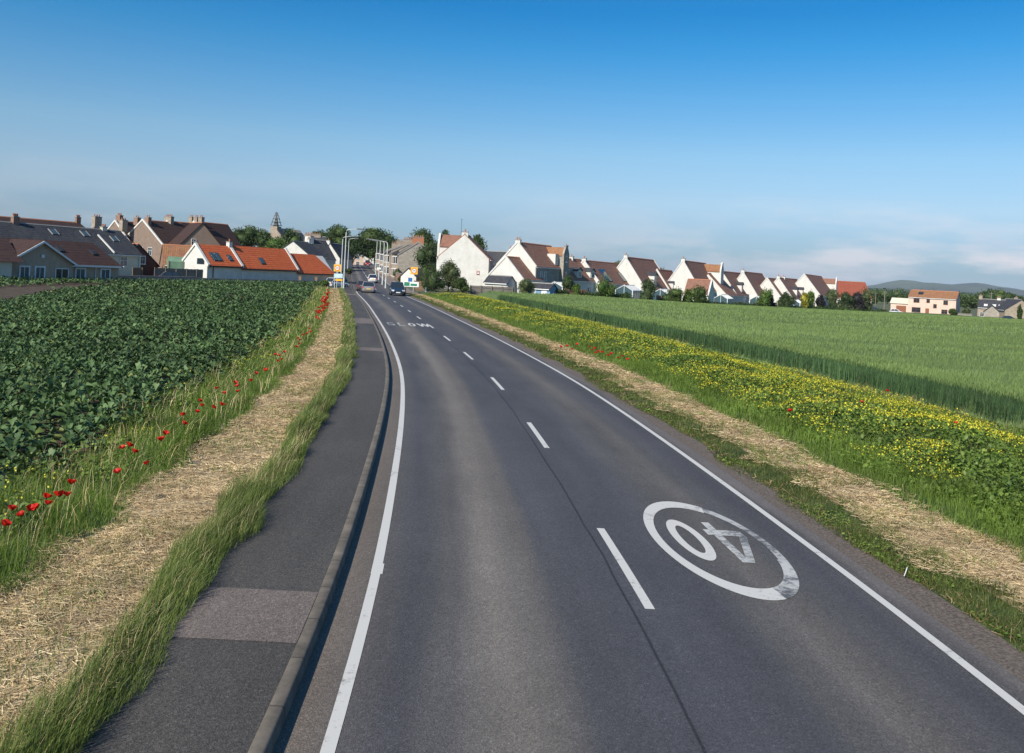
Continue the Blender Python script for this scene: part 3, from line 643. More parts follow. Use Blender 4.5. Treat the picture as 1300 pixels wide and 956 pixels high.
# right: rough dark grass by the dirt edge
def rough():
    g = NP()
    for (y0, y1, d, ww) in ((5, 16, 1500, .0055), (16, 34, 800, .010), (34, 70, 300, .019), (70, 120, 120, .034)):
        P, o = band_pts(y0, y1, 3.72, 4.85, d * 1.3, .03, .45); n = len(P); cl = value_noise(P[:, 0], P[:, 1], .45, 71)
        kx = (cl > .12) | (RNG.random(n) < .4); P = P[kx]; cl = cl[kx]; o = o[kx]
        hh = (.04 + .12 * RNG.random(len(P)) * (cl + .15) * 1.5) * np.clip(.5 + (o - 3.7) * .9, .4, 1.2)
        blades(g, P, hh, ww * (.7 + .6 * RNG.random(len(P))), .9, k=0)
        P, o = band_pts(y0, y1, 3.75, 4.5, d * .5, .035, .35); kx = value_noise(P[:, 0], P[:, 1], .6, 72) > .5; P = P[kx]; P[:, 2] += RNG.random(len(P)) * .06
        leafquads(g, P, (.02 + .03 * RNG.random(len(P))) * (1 + ww * 30), 1)
        P, o = band_pts(y0, y1, 3.75, 4.8, d * .14, .04, .3); straws(g, P, .05 + .12 * RNG.random(len(P)), ww * .8, 2, .5)
    return lab(g.build('grass', [G_DARK, G_WEED, G_STRAW2]), 'low clumpy dark grass along the dirt edge of the road, right side', 'grass', 'stuff')
rough()

def right_flowers():
    g = NP()
    for (y0, y1, d, ww) in ((7, 20, 1000, .0065), (20, 40, 520, .012), (40, 75, 200, .022), (75, 122, 90, .038)):
        P, o = band_pts(y0, y1, 5.85, 14.2, d * .62, .09, .3); n = len(P)
        kx = (o < 7.0 + 1.3 * value_noise(P[:, 0], P[:, 1], 2.5, 81)) | (RNG.random(n) < .22); P = P[kx]; o = o[kx]; n = len(P)
        hh = (.13 + .24 * RNG.random(n)) * np.clip(.45 + (o - 5.8) * .6, .4, 1.2) * np.clip((14.6 - o) * .5, .4, 1) * (.7 + .6 * value_noise(P[:, 0], P[:, 1], 1.1, 82))
        blades(g, P, hh, ww * (.7 + .6 * RNG.random(n)), .7, k=0)
        # leafy weeds, taller in the middle of the strip
        P, o = band_pts(y0, y1, 6.6, 14.0, d * .42, .09, .4); n = len(P)
        ht = (.14 + .42 * value_noise(P[:, 0], P[:, 1], 1.3, 83)) * np.clip((o - 6.3) * .55, .25, 1) * np.clip((14.0 - o) * .30, .12, 1)
        P[:, 2] += ht * (.25 + .75 * RNG.random(n)); leafquads(g, P, (.035 + .07 * RNG.random(n)) * (1 + ww * 22), 1)
        # flowers on top in drifts
        P, o = band_pts(y0, y1, 6.9, 14.1, d * .24, .09, .4); n = len(P)
        dr = value_noise(P[:, 0], P[:, 1], 2.0, 84) * .6 + value_noise(P[:, 0], P[:, 1], .6, 85) * .4
        thr = np.interp(P[:, 1], [8, 30, 60, 110], [.49, .495, .47, .43]) + np.clip(7.3 - o, 0, 1) * .12 + np.clip(o - 13.0, 0, 1.2) * .12
        kx = (dr + (RNG.random(n) - .5) * .16) > thr; P = P[kx]; o = o[kx]; n = len(P)
        ht = (.14 + .42 * value_noise(P[:, 0], P[:, 1], 1.3, 83)) * np.clip((o - 6.3) * .55, .25, 1) * np.clip((14.0 - o) * .30, .12, 1)
        P[:, 2] += ht + .04 + .14 * RNG.random(n); leafquads(g, P, (.014 + .03 * RNG.random(n)) * (1 + ww * 36), 2, .6)
        # grey seed heads and brown dock
        P, o = band_pts(y0, y1, 8.5, 14.0, d * .03, .09, .4); n = len(P); kx = value_noise(P[:, 0], P[:, 1], 1.7, 86) > .6; P = P[kx]; o = o[kx]
        blades(g, P, .22 + .25 * RNG.random(len(P)), ww * .9, .6, k=3)
    return lab(g.build('wildflowers', [G_STEM, G_WEED, G_YEL, G_STRAW2]), 'drift of yellow flowering weeds and green grass between road verge and wheat', 'wildflowers', 'stuff')
right_flowers()

# wheat: stalks and ears over a closed canopy
FARX = [-40, 2, 8, 28, 50, 80, 105, 120, 140, 175, 260]; FARY = [128, 130, 143, 186, 206, 240, 249, 252, 240, 225, 215]
def wheat():
    g = NP()
    offs = np.concatenate([[14.3, 14.9], np.arange(16, 60, 1.5), np.arange(60, 230, 5.0)]); ys = np.arange(-10, 262, 2.0)
    O, Y = np.meshgrid(offs, ys); X = C(Y) + O; ok = (Y < np.interp(X, FARX, FARY))
    Z = gz(X, Y) + .72 + .05 * value_noise(X, Y, 2.5, 91) + .04 * value_noise(X, Y, 30, 92); Z[:, 0] -= .68; Z[:, 1] -= .22
    nx = len(offs); vid = np.arange(O.size).reshape(O.shape)
    V = np.stack([X.ravel(), Y.ravel(), Z.ravel()], 1)
    q = np.stack([vid[:-1, :-1], vid[:-1, 1:], vid[1:, 1:], vid[1:, :-1]], -1); okq = ok[:-1, :-1] & ok[:-1, 1:] & ok[1:, 1:] & ok[1:, :-1]; q = q[okq]
    g.add(V, q.ravel(), np.full(len(q), 4), 2)
    for (y0, y1, o1, d, ww) in ((12, 34, 2.6, 460, .012), (34, 70, 2.6, 260, .02), (70, 112, 2.6, 120, .035)):
        P, o = band_pts(y0, y1, 14.3, 14.3 + o1, d, .06, .12); n = len(P); ed = np.clip((o - 14.2) * 1.5, 0, 1)
        hh = (.80 + .20 * RNG.random(n)) * (.88 + .12 * ed); blades(g, P, hh, ww * (.7 + .5 * RNG.random(n)), .22, (.04, .02), k=0)
        e2 = o > 14.75; P2 = P[e2].copy(); P2[:, 2] += hh[e2] * .88; n = len(P2); P2[:, :2] += (RNG.random((n, 2)) - .5) * .12; blades(g, P2, .10 + .05 * RNG.random(n), ww * 1.0, .5, (.15, .05), k=1)
    for (y0, y1, o1, d, ww) in ((14, 40, 40, 150, .010), (40, 70, 70, 60, .019), (70, 130, 100, 16, .042), (130, 200, 140, 5, .08)):
        n = int((y1 - y0) * o1 * d); y = y0 + RNG.random(n) * (y1 - y0); o = 15.5 + RNG.random(n) * o1; x = C(y) + o
        kx = (np.abs(x) < .64 * y + 6) & (y < np.interp(x, FARX, FARY) - .5); x = x[kx]; y = y[kx]; n = len(x)
        tram = np.abs(((x * .94 + y * .34) % 24) - 12) < .35
        kx = ~tram; x = x[kx]; y = y[kx]; n = len(x)
        P = np.stack([x, y, gz(x, y) + .72 + .06 * value_noise(x, y, 6, 93)], 1)
        blades(g, P, .13 + .11 * RNG.random(n), ww * (.7 + .6 * RNG.random(n)), .6, (.18, .06), k=1)
    return lab(g.build('wheat_crop', [G_WHEAT, G_EAR, G_FLD]), 'green wheat field on the right with a dark stalky front edge', 'crop', 'stuff')
wheat()

# poppies, each one its own thing
def poppy_mesh(flower, stem):
    g = MB(); 
    for k in range(5):
        a = k * 2 * math.pi / 5; ca, sa = math.cos(a), math.sin(a)
        ring_ = [(0, 0, .0), (.02, -.022, .014), (.038, -.032, .040), (.042, 0, .050), (.038, .032, .040), (.02, .022, .014)]
        g.add([(x * ca - y * sa, x * sa + y * ca, z + .002 * k) for x, y, z in ring_], [(0, 1, 2, 3), (0, 3, 4, 5)], 0)
    g.tube([(0, 0, 0), (0, 0, .014)], [.010, .008], 8, 1)
    if stem: g.tube([(.03, .01, -.42), (.012, .01, -.2), (0, 0, 0)], [.003, .0028, .0025], 5, 2)
    return g
near_head = poppy_mesh(True, False).build('flower', [G_RED, G_BLK]); near_stem = MB(); near_stem.tube([(.03, .01, -.42), (.012, .01, -.2), (0, 0, -.002)], [.003, .0028, .0025], 5); near_stem = near_stem.build('stem', G_STEM)
proto = thing('poppy', 'red poppy', 'flower'); near_head.parent = proto; near_stem.parent = proto
far_me = poppy_mesh(True, True); fo = far_me.build('poppy', [G_RED, G_BLK, G_STEM])
PL = [(15, 648), (5, 668), (28, 655), (38, 648), (58, 633), (75, 631), (85, 630), (60, 641), (45, 647), (90, 615), (150, 601), (156, 570), (163, 567), (170, 575), (186, 590), (205, 560), (210, 552), (232, 528), (233, 539), (253, 510), (256, 516),
      (275, 494), (285, 500), (281, 515), (270, 518), (250, 524), (298, 487), (302, 491), (325, 475), (338, 471), (318, 484), (302, 498), (355, 452), (358, 457), (361, 448), (352, 459), (350, 451), (378, 430), (380, 437), (385, 426), (376, 441), (381, 432), (392, 418), (395, 422), (390, 424)]
PR = [(706, 445), (712, 441), (720, 440), (726, 444), (733, 438), (748, 441), (752, 445), (755, 443), (760, 447), (757, 449), (765, 448), (772, 452), (776, 450), (785, 455), (790, 453), (797, 457), (1213, 538), (1094, 511), (1126, 497), (1003, 523)]
def ground_hit(u, v, z):
    x = u - 650; y = 345 - v; a = x * CR - y * SR; b = x * SR + y * CR; D = (z - CH) * F / b; return a * D / F, D
def add_poppy(x, y, z, first=[1], firstfar=[1], right=False):
    s_ = 1.0 + min(1.0, max(0, (y - 30) / 60)) * .9; s_ *= random.uniform(.8, 1.15)
    if y < 31:
        o = proto if first[0] else copy_tree(proto); first[0] = 0
    else:
        o = fo if firstfar[0] else fo.copy(); 
        if not firstfar[0]: COL.objects.link(o)
        firstfar[0] = 0
    o.location = (x, y, z); o.scale = (s_ * 1.25,) * 3; o.rotation_euler = (random.uniform(-.1, .6), random.uniform(-.5, .5), random.uniform(0, 6.3))
    if right:
        q = 'solitary red poppy in the yellow flowers well to the right' if x > 7 else 'small dark red poppy in the loose cluster where the right grass meets the yellow flowers'
        tag(o, q, 'flower', 'poppies on the right verge')
    else:
        q = ('large red poppy in the clump at the left edge of the picture' if y < 16 else 'red poppy in the loose second group, beside the kale corner' if y < 23 else 'mid-distance red poppy strung along the green strip' if y < 45
             else 'small distant poppy in the knot halfway along the left strip' if y < 66 else 'tiny far poppy in the orange-red streak running to the orange-roofed range')
        tag(o, q, 'flower', 'poppies in the left verge')
for (u, v) in PL:
    x, y = ground_hit(u, v, .62); add_poppy(x, y, .62 + G(x, y))
for i in range(70):
    y = random.choice([random.gauss(62, 6), random.gauss(78, 9), random.uniform(58, 108)]); y = min(112, max(50, y)); o_ = random.gauss(-7.15, .16)
    x = float(C(y)) + o_; add_poppy(x, y, .55 + G(x, y) + random.uniform(-.08, .08))
for (u, v) in PR:
    x, y = ground_hit(u, v, .60); add_poppy(x, y, .60 + G(x, y), right=True)

# ------------------------------------------------------------------ buildings
H_WHITE = mat('white_harling', (.57, .55, .50), .95, .09, .8, bump=.3, bscale=14, col2=(.66, .645, .60), detail=7)
H_CREAM = mat('cream_harling', (.60, .54, .42), .95, .08, .8, bump=.3, bscale=14)
H_PINK = mat('pink_render', (.62, .47, .38), .95, .08, .6, bump=.3, bscale=14)
H_BROWN = mat('brown_drydash', (.42, .315, .225), .95, .12, 2.2, bump=.4, bscale=20)
H_GREY = mat('grey_render', (.34, .34, .35), .95, .10, .7, bump=.3, bscale=14)
H_STONE = stonemat('grey_rubble', (.27, .24, .20), (.36, .32, .27), (.22, .2, .17))
H_BUFF = stonemat('buff_sandstone', (.27, .215, .16), (.37, .30, .23), (.24, .2, .16))
H_BRICK = stonemat('brown_brick', (.23, .11, .07), (.30, .15, .09), (.24, .19, .15), (.3, .12))
R_RED = roofmat('orange_pantile', (.50, .10, .030), (.60, .135, .045), .34, (.40, .12, .05), .3)
R_BROWN = roofmat('brown_tile', (.040, .021, .017), (.060, .031, .024), .3, (.055, .04, .03), .4)
R_TERRA = roofmat('terracotta_pantile', (.19, .095, .066), (.265, .13, .09), .34, (.19, .12, .07), .55)
R_RUST = roofmat('lichened_pantile', (.21, .10, .055), (.30, .14, .07), .34, (.26, .17, .06), .6)
R_SLATE = roofmat('grey_slate', (.034, .035, .040), (.062, .063, .068), .26, (.12, .11, .09), .35)
R_DARK = roofmat('dark_slate', (.035, .036, .042), (.06, .06, .068), .26, (.07, .06, .05), .3)
COPE = mat('coping_stone', (.62, .60, .55), .9, .12, 1.5)
COPE_D = mat('grey_coping', (.25, .24, .22), .9, .12, 1.5)
TRIM = mat('white_paint', (.72, .72, .70), .5, .05, 2)
TRIM_D = mat('dark_trim', (.03, .03, .035), .5, .1, 2)
GLASS = glassmat('window_glass'); GLASS2 = glassmat('pale_window_glass', (.05, .09, .11), .12)
WOOD = mat('fence_wood', (.20, .135, .085), .9, .3, 2, stretch=(6, 6, .5)); WOOD_G = mat('grey_wood', (.19, .165, .14), .9, .3, 2, stretch=(6, 6, .5))
DOOR_R = paint('brown_door', (.22, .075, .03), .6, .1); DOOR_G = paint('green_door', (.02, .16, .07), .5, .1)
POTM = mat('terracotta_pot', (.38, .16, .085), .9, .2, 5)

def window(par, face, W_, s, z, w_, h_, y0=0.0, frame=TRIM, glass=GLASS, name='window', bars=1, surround=.07, bare=False, L=0):
    """window on a wall; face R/L = side walls, G = near gable, B = far gable; s runs along that wall"""
    if face == 'R': T = lambda a, b, c: (W_ / 2 + b, s + a, c)
    elif face == 'L': T = lambda a, b, c: (-W_ / 2 - b, s + a, c)
    elif face == 'G': T = lambda a, b, c: (s + a, y0 - b, c)
    else: T = lambda a, b, c: (s + a, L + b, c)
    def slab(mb, a, b, c, da, db, dc, k=0):
        x, y, zz = T(a, b, c); dim = (db, da, dc) if face in 'RL' else (da, db, dc); mb.box((x, y, zz), dim, k)
    g = MB(); slab(g, 0, .012, z, w_, .03, h_); wo = g.build(name, glass, par)
    if bare: return wo
    f = MB(); t = surround
    slab(f, -w_ / 2 - t / 2, .04, z, t, .09, h_ + 2 * t); slab(f, w_ / 2 + t / 2, .04, z, t, .09, h_ + 2 * t)
    slab(f, 0, .04, z + h_ / 2 + t / 2, w_, .088, t); 
    for b in range(bars): slab(f, -w_ / 2 + w_ * (b + 1) / (bars + 1), .035, z, .05, .05, h_)
    slab(f, 0, .036, z + h_ * .12, w_, .048, .045)
    f.build('frame', frame, wo)
    q = MB(); slab(q, 0, .07, z - h_ / 2 - t * .7, w_ + 2.4 * t, .16, t * 1.1); q.build('sill', frame, wo)
    return wo

def chimney(par, x, y, zb, zt, wx=.55, wy=.9, pots=2, m=H_WHITE, potm=POTM, cap=COPE_D):
    g = MB(); g.box((x, y, (zb + zt) / 2), (wx, wy, zt - zb)); o = g.build('chimney', m, par)
    c = MB(); c.box((x, y, zt + .06), (wx + .12, wy + .12, .12)); c.build('cap', cap, o)
    for i in range(pots):
        t = (i + .5) / pots - .5; px, py = (x, y + t * wy) if wy >= wx else (x + t * wx, y)
        p = MB(); p.tube([(px, py, zt + .1), (px, py, zt + .2), (px, py, zt + .52)], [.13, .11, .12], 8); p.build('chimney_pot', potm, o)
    return o

def gable_shell(mb, W_, y0, L, ze, zr, zb=-1.0, k=0, xc=0.0):
    mb.prism([(xc - W_ / 2, zb), (xc + W_ / 2, zb), (xc + W_ / 2, ze), (xc, zr), (xc - W_ / 2, ze)], 1, y0, y0 + L, k)

def roof_slabs(mb, W_, y0, L, ze, zr, ov=.25, yo=.15, th=.13, k=0, xc=0.0):
    sl_ = (zr - ze) / (W_ / 2)
    for s_ in (-1, 1):
        xe = s_ * (W_ / 2 + ov); zz = ze - ov * sl_
        n_ = Vector((-(zr - ze) * -s_, 0, W_ / 2)).normalized()
        a = (xc + xe, zz + .015); b = (xc, zr + .015)
        c = (xc, zr + .015 + th * 1.15); d = (xc + xe + n_.x * th, zz + .015 + n_.z * th)
        mb.prism([a, b, c, d], 1, y0 - yo, y0 + L + yo, k)

def skews(par, W_, y, ze, zr, m=COPE, wd=.32, name='skew'):
    g = MB(); rise = .24; sl_ = (zr - ze) / (W_ / 2)
    for s_ in (-1, 1):
        xe = s_ * (W_ / 2 + .22); zz = ze - .22 * sl_
        g.prism([(xe, zz - .05), (0, zr - .02), (0, zr + rise + .14), (xe, zz + rise)], 1, y - wd / 2 + s_ * .002, y + wd / 2 + s_ * .002)
    return g.build(name, m, par)

def house(name, label, cat, apex, D, a, W_, L, ze, wall, roof, base=None, group=None, skew=None, chim=(), zr=None, eaves=TRIM, cope=COPE, yo=.15, name_roof='roof'):
    """apex = pixel of the near gable's top at depth D, a = heading of the ridge (degrees clockwise from straight ahead); returns (root, ridge height)"""
    A = W(apex[0], apex[1], D); b = G(A.x, A.y) if base is None else base
    t = thing(name, label, cat, (A.x, A.y, b), R(-a), group); h = A.z - b; e_ = ze
    g = MB(); gable_shell(g, W_, 0, L, e_, h); g.build('wall', wall, t)
    r = MB(); roof_slabs(r, W_, 0, L, e_, h, yo=-.02 if skew else yo); ro = r.build(name_roof, roof, t)
    rd = MB(); rd.prism([(-.14, h + .10), (.14, h + .10), (0, h + .26)], 1, 0.1, L - .1); rd.build('ridge', POTM if roof not in (R_SLATE, R_DARK) else COPE_D, ro)
    gt = MB(); sl_ = (h - e_) / (W_ / 2)
    for s_ in (-1, 1): gt.box((s_ * (W_ / 2 + .27), L / 2, e_ - .27 * sl_ + .02), (.12, L - .1, .13))
    gt.build('gutter', eaves, t)
    if skew:
        for y in ([0.05, L - .05] if skew == 2 else [0.05]): skews(t, W_, y, e_, h, cope)
    for c in chim:
        y = c[0]; kw = c[1] if len(c) > 1 else {}
        chimney(t, kw.pop('x', 0), y, h - .9, h + kw.pop('hh', .9), **kw)
    t['_h'] = h; return t, h

def Lfor(apex, D, a, u2, zk=0):
    """ridge length so that its far end appears at pixel column u2"""
    A = W(apex[0], apex[1], D); lo, hi = 1.0, 60.0; s_, c_ = math.sin(R(a)), math.cos(R(a))
    def uu(L_):
        x, y, z = A.x + s_ * L_, A.y + c_ * L_, A.z
        aa = x / y * F; bb = (z - CH) / y * F; return 650 + aa * CR + bb * SR
    sg = 1 if uu(hi) > uu(lo) else -1
    for _ in range(40):
        mid = (lo + hi) / 2
        if (uu(mid) - u2) * sg < 0: lo = mid
        else: hi = mid
    return (lo + hi) / 2

def dormer(par, side, W_, ze, zr, y, wd, zb, zh, wall=H_WHITE, roof=R_DARK, pk=.55, glass=GLASS):
    """gabled dormer standing out of the roof slope"""
    s_ = 1 if side == 'R' else -1; sl_ = (zr - ze) / (W_ / 2)
    xf = (zr - zb) / sl_ + .15; xb = max(0, (zr - zh - pk) / sl_) ; 
    g = MB(); g.prism([(y - wd / 2, zb - .4), (y + wd / 2, zb - .4), (y + wd / 2, zh), (y, zh + pk), (y - wd / 2, zh)], 0, s_ * xf, s_ * xb)
    d = g.build('dormer', wall, par)
    r = MB(); ov = .16
    for q in (-1, 1):
        r.prism([(y + q * (wd / 2 + ov), zh - ov * pk / (wd / 2) + .02), (y, zh + pk + .02), (y, zh + pk + .16), (y + q * (wd / 2 + ov), zh - ov * pk / (wd / 2) + .14)], 0, s_ * (xf + .2), s_ * xb)
    r.build('dormer_roof', roof, d)
    f = MB(); hw = wd * .30; zc = (zb + zh) / 2
    f.box((s_ * (xf + .012), y, zc), (.03, hw * 2, (zh - zb) * .72)); w_ = f.build('window', glass, d)
    f = MB(); f.box((s_ * (xf + .03), y, zc), (.06, .07, (zh - zb) * .72)); 
    for q in (-1, 1): f.box((s_ * (xf + .03), y, zc + q * (zh - zb) * .38), (.06, hw * 2 + .1, .07)); f.box((s_ * (xf + .03), y + q * hw, zc), (.058, .07, (zh - zb) * .72))
    f.build('frame', TRIM, w_)
    return d

def skylight(par, side, W_, ze, zr, y, t_, wd, ln, glass=GLASS, frame=TRIM_D, name='skylight', th=.12):
    """window lying in the roof slope; t_ = 0 at the eave, 1 at the ridge"""
    s_ = 1 if side == 'R' else -1; sl_ = (zr - ze) / (W_ / 2); n_ = Vector((sl_, 1)).normalized()
    xc = W_ / 2 * (1 - t_); zc = ze + (zr - ze) * t_; dx, dz = -1 / math.hypot(1, sl_), sl_ / math.hypot(1, sl_)
    def prism(mb, l2, w2, h0, h1, cy=y):
        pts = []
        for l_, h_ in ((-l2, h0), (l2, h0), (l2, h1), (-l2, h1)): pts.append((s_ * (xc + dx * l_ + n_.x * h_), zc + dz * l_ + n_.y * h_))
        mb.prism(pts, 1, cy - w2, cy + w2)
    g = MB(); prism(g, ln / 2, wd / 2, .1, .17 + th * .5); o = g.build(name, glass, par)
    f = MB()
    for q in (-1, 1): prism(f, ln / 2 + .07, .04, .1, .2 + th * .6, y + q * (wd / 2 + .04))
    f.build('frame', frame, o); return o

def steptower(par, W_, y, ze, zr, wd, ztop, wall, roofm, copem=COPE, side='R', cap=True, proud=.5, nwin=3):
    """tall narrow wallhead gable rising through the eaves with stacked arched windows"""
    s_ = 1 if side == 'R' else -1; xf = W_ / 2 + proud; pk = wd * .55
    g = MB(); g.prism([(y - wd / 2, -1), (y + wd / 2, -1), (y + wd / 2, ztop - pk), (y + wd * .16, ztop), (y - wd * .16, ztop), (y - wd / 2, ztop - pk)], 0, s_ * (xf - .35), s_ * xf)
    g2 = [(y - wd / 2 + .05, -1), (y + wd / 2 - .05, -1), (y + wd / 2 - .05, ztop - pk - .3), (y, ztop - .35), (y - wd / 2 + .05, ztop - pk - .3)]
    g.prism(g2, 0, 0.02 * s_, s_ * (xf - .36)); t = g.build('wallhead_gable', wall, par)
    r = MB()
    for q in (-1, 1):
        r.prism([(y + q * (wd / 2 + .1), ztop - pk - .42), (y, ztop - .33), (y, ztop - .18), (y + q * (wd / 2 + .1), ztop - pk - .27)], 0, 0.03 * s_, s_ * (xf - .37))
    r.build('gable_roof', roofm, t)
    if cap:
        c = MB()
        c.box((s_ * (xf - .17), y, ztop + .1), (.5, wd * .40, .22)); c.tube([(s_ * (xf - .17), y, ztop + .2), (s_ * (xf - .17), y, ztop + .5)], [.14, .12], 8); c.build('finial', copem, t)
    zz = [1.4, 3.8, ztop - 2.1][:nwin] if nwin == 3 else [3.0, ztop - 1.9][:nwin]
    for z_ in zz:
        n = 8; pr = [(y - .42, z_ - .7), (y + .42, z_ - .7), (y + .42, z_ + .35)] + [(y + .42 * math.cos(math.pi * i / n), z_ + .35 + .42 * math.sin(math.pi * i / n)) for i in range(1, n)] + [(y - .42, z_ + .35)]
        f = MB(); f.prism(pr, 0, s_ * (xf - .01), s_ * (xf + .02)); w_ = f.build('window', GLASS, t)
        f = MB(); f.box((s_ * (xf + .035), y, z_), (.06, .06, 1.5)); f.box((s_ * (xf + .05), y, z_ - .76), (.16, 1.1, .12)); f.box((s_ * (xf + .04), y, z_ + .3), (.06, .84, .06)); f.build('frame', TRIM, w_)
    return t

# --- right side of the road ------------------------------------------------
DG = 26
# the big white gable at the end of the village
A1 = (590, 298); a1 = 3
t, h = house('white_house', 'big plain white gable house with brown roof nearest the road on the right', 'house', A1, 152, a1, 8.7, 10, 5.6, H_WHITE, R_TERRA, skew=None, chim=[(.5, dict(wx=1.1, wy=.6, pots=1, hh=.45))], yo=-.05)
steptower(t, 8.7, 2.6, 5.6, h, 3.6, h + .15, H_WHITE, R_TERRA, side='L', proud=.35, cap=False, nwin=2)
window(t, 'G', 8.7, 2.6, 3.2, .32, .45, bars=0, frame=mat('red_box', (.3, .05, .03), .6), glass=TRIM)
g = MB(); g.tube([(-1.2, 5, h), (-1.2, 5, h + 3.0)], .03, 6); [g.tube([(-1.2 + q * .1, 5 - .5, h + 2.9 - abs(q) * .1), (-1.2 + q * .1, 5.5, h + 2.9 - abs(q) * .1)], .02, 5) for q in (-1, 0, 1)]; g.build('aerial', TRIM_D, t)
# white cottage behind
t, h = house('slate_cottage', 'small white cottage with grey slate roof glimpsed behind the big white gable', 'house', (652, 321), 196, -62, 7, 12, 4.6, H_WHITE, R_SLATE, chim=[(.6, dict(pots=2)), (11.2, dict(pots=2))])
for s_ in (2.2, 5.2, 8.5): window(t, 'L', 7, s_, 3.4, 1.0, 1.2)
for s_ in (2.2, 5.2): window(t, 'L', 7, s_, 1.0, 1.0, 1.2)

# house B with the stone wallhead tower
A2 = (657, 308.5); L2 = Lfor(A2, 152, DG, 700)
t, h = house('gabled_house', 'white gabled house with grey stone front and tall stone window tower', 'house', A2, 152, DG, 7.2, L2, 5.0, H_WHITE, R_TERRA, skew=1, chim=[(.3, dict(wx=.9, wy=.5, pots=2, hh=.5))], cope=H_WHITE)
g = MB(); g.box((3.66, L2 / 2 + 1.5, 2.0), (.16, L2 + 3, 6.0)); g.build('stone_front', H_STONE, t)
steptower(t, 7.3, L2 - 3.0, 5.0, h, 2.5, h + .1, H_STONE, R_RUST, COPE_D, proud=.75)
g = MB(); g.box((2.6, L2 - 5.0, h - 2.7), (1.6, 1.5, 2.6)); g.build('dormer', H_WHITE, t)
for s_ in (2.2, 3.9, L2 - .3): window(t, 'R', 7.48, s_, 3.3, .75, 1.5)
for s_ in (2.2, 6.0, L2): window(t, 'R', 7.48, s_, 1.2, 1.0, 1.1)
# lower wing of B
A3 = (642, 326.7)
t2 = MB(); pA = W(*A3, 147)
t, h2 = house('gabled_wing_house', 'lower white gable with steep brown roof in front of the stone-towered house', 'house', A3, 147, DG, 6.6, 8.2, 2.7, H_WHITE, R_TERRA, skew=1, cope=H_WHITE)
# dark lean-to between
def shed(name, label, cat, u, v, D, a, W_, L, ze, zr, wall, roof, door=None, base=None, dx=0):
    A = W(u, v, D); t, h = house(name, label, cat, (u, v), D, a, W_, L, ze, wall, roof, base=A.z - zr, yo=.12)
    if door:
        g = MB(); g.box((dx, -.02, 1.0), (.8, .05, 1.9)); g.build('door', door, t)
    return t, h
t, h = shed('garden_shed', 'dark garden shed with slate roof under the lower white gable', 'shed', 650, 352, 145, -64, 3, 4.2, 1.8, 2.8, H_WHITE, R_DARK)
t, h = shed('blue_shed', 'pale blue garden shed with white door panels behind the wheat edge', 'shed', 703, 361.5, 143, -64, 2.8, 4.0, 1.9, 2.6, paint('blue_boards', (.16, .28, .42), .7, 0), R_DARK)
for s_ in (1.0, 2.9): g = MB(); g.box((-1.43, s_, 1.05), (.05, .9, 1.4)); g.build('door', TRIM, t)

def row_house(label, A, D, u2, ze, W_=7.0, a=DG, dorm=(), sky_=(), skew=1, chims=(), roof=R_TERRA, wall=H_WHITE, porch=True, name='row_house', win=True, base=None, Lmin=None):
    L_ = Lfor(A, D, a, u2)
    t, h = house(name, label, 'house', A, D, a, W_, L_, ze, wall, roof, skew=skew, chim=chims, cope=H_WHITE, group='houses in the row along the wheat field', base=base)
    for f_ in dorm: dormer(t, 'R', W_, ze, h, L_ * f_, 1.9, ze + (h - ze) * .10, ze + (h - ze) * .45)
    for f_, tt, wd, ln in sky_: skylight(t, 'R', W_, ze, h, L_ * f_, tt, wd, ln)
    if win:
        n = max(2, int(L_ / 4.5))
        for i in range(n): window(t, 'R', W_, L_ * (i + .5) / n, 1.25, 1.3, 1.2, bars=1)
    return t, h, L_
CP = dict(wx=.8, wy=.5, pots=1, hh=.5)
row_house('long brown-roofed house beside the stone tower with two white dormers', (701, 327.5), 163, 737, 3.2, a=30, dorm=(.42, .9), skew=None, chims=[(8, dict(CP))])
row_house('brown-roofed row house with white skew and two dark roof panels, near the round tree', (741, 331.5), 172, 783, 3.3, sky_=((.30, .35, 3.4, 3.0), (.84, .30, 3.2, 2.2)), chims=[(.3, dict(CP))])
row_house('tall white steep gable with brown roof and one dormer behind the round clipped bush', (794, 327), 186, 830, 3.4, W_=9.0, dorm=(.42,), skew=2, chims=[(.3, dict(CP))])
row_house('low brown-roofed house with glass conservatory right of the tall steep gable', (834, 343), 200, 853, 3.0, dorm=(.25, .75), skew=1)
A5 = (867, 331.5)
t, h, L5 = row_house('white gabled house with narrow white window tower in the middle of the row', A5, 200, 896, 3.9, W_=8.4, skew=1, chims=[(.3, dict(CP))])
steptower(t, 8.4, L5 - 2.6, 3.9, h, 2.9, h + .1, H_WHITE, R_RUST, proud=.6, nwin=2)
row_house('low brown-roofed wing with white gable facing right, before the narrow white tower', (904, 356.5), 190, 873, 2.9, W_=6.0, a=-66, skew=1, win=False)
row_house('wide plain brown-roofed house beyond the white window tower', (899, 347.5), 212, 912, 3.2, W_=9.5, skew=None)
row_house('row house with white skew and two small dormers', (916, 345), 222, 940, 3.4, dorm=(.35, .8), W_=8, chims=[(.3, dict(CP))])
row_house('row house with two white skews, big dark roof panels and one end dormer', (943, 345.5), 232, 968, 3.4, dorm=(.9,), sky_=((.45, .25, 3.6, 2.4),), W_=8, skew=2, chims=[(.3, dict(CP))])
row_house('low brown roof with dark solar panels between two rows of dormers', (974, 353.5), 240, 988, 3.0, sky_=((.5, .35, 6, 4.2),), W_=8, skew=1)
row_house('far row house with white skew and three little dormers', (988, 353), 244, 1012, 3.2, dorm=(.3, .62, .92), W_=8, chims=[(.3, dict(CP)), (9, dict(CP))])
t, h, L10 = row_house('far tall white gable with small window tower at the end of the row', (1021, 348.5), 264, 1043, 4.2, W_=9.5, skew=1)
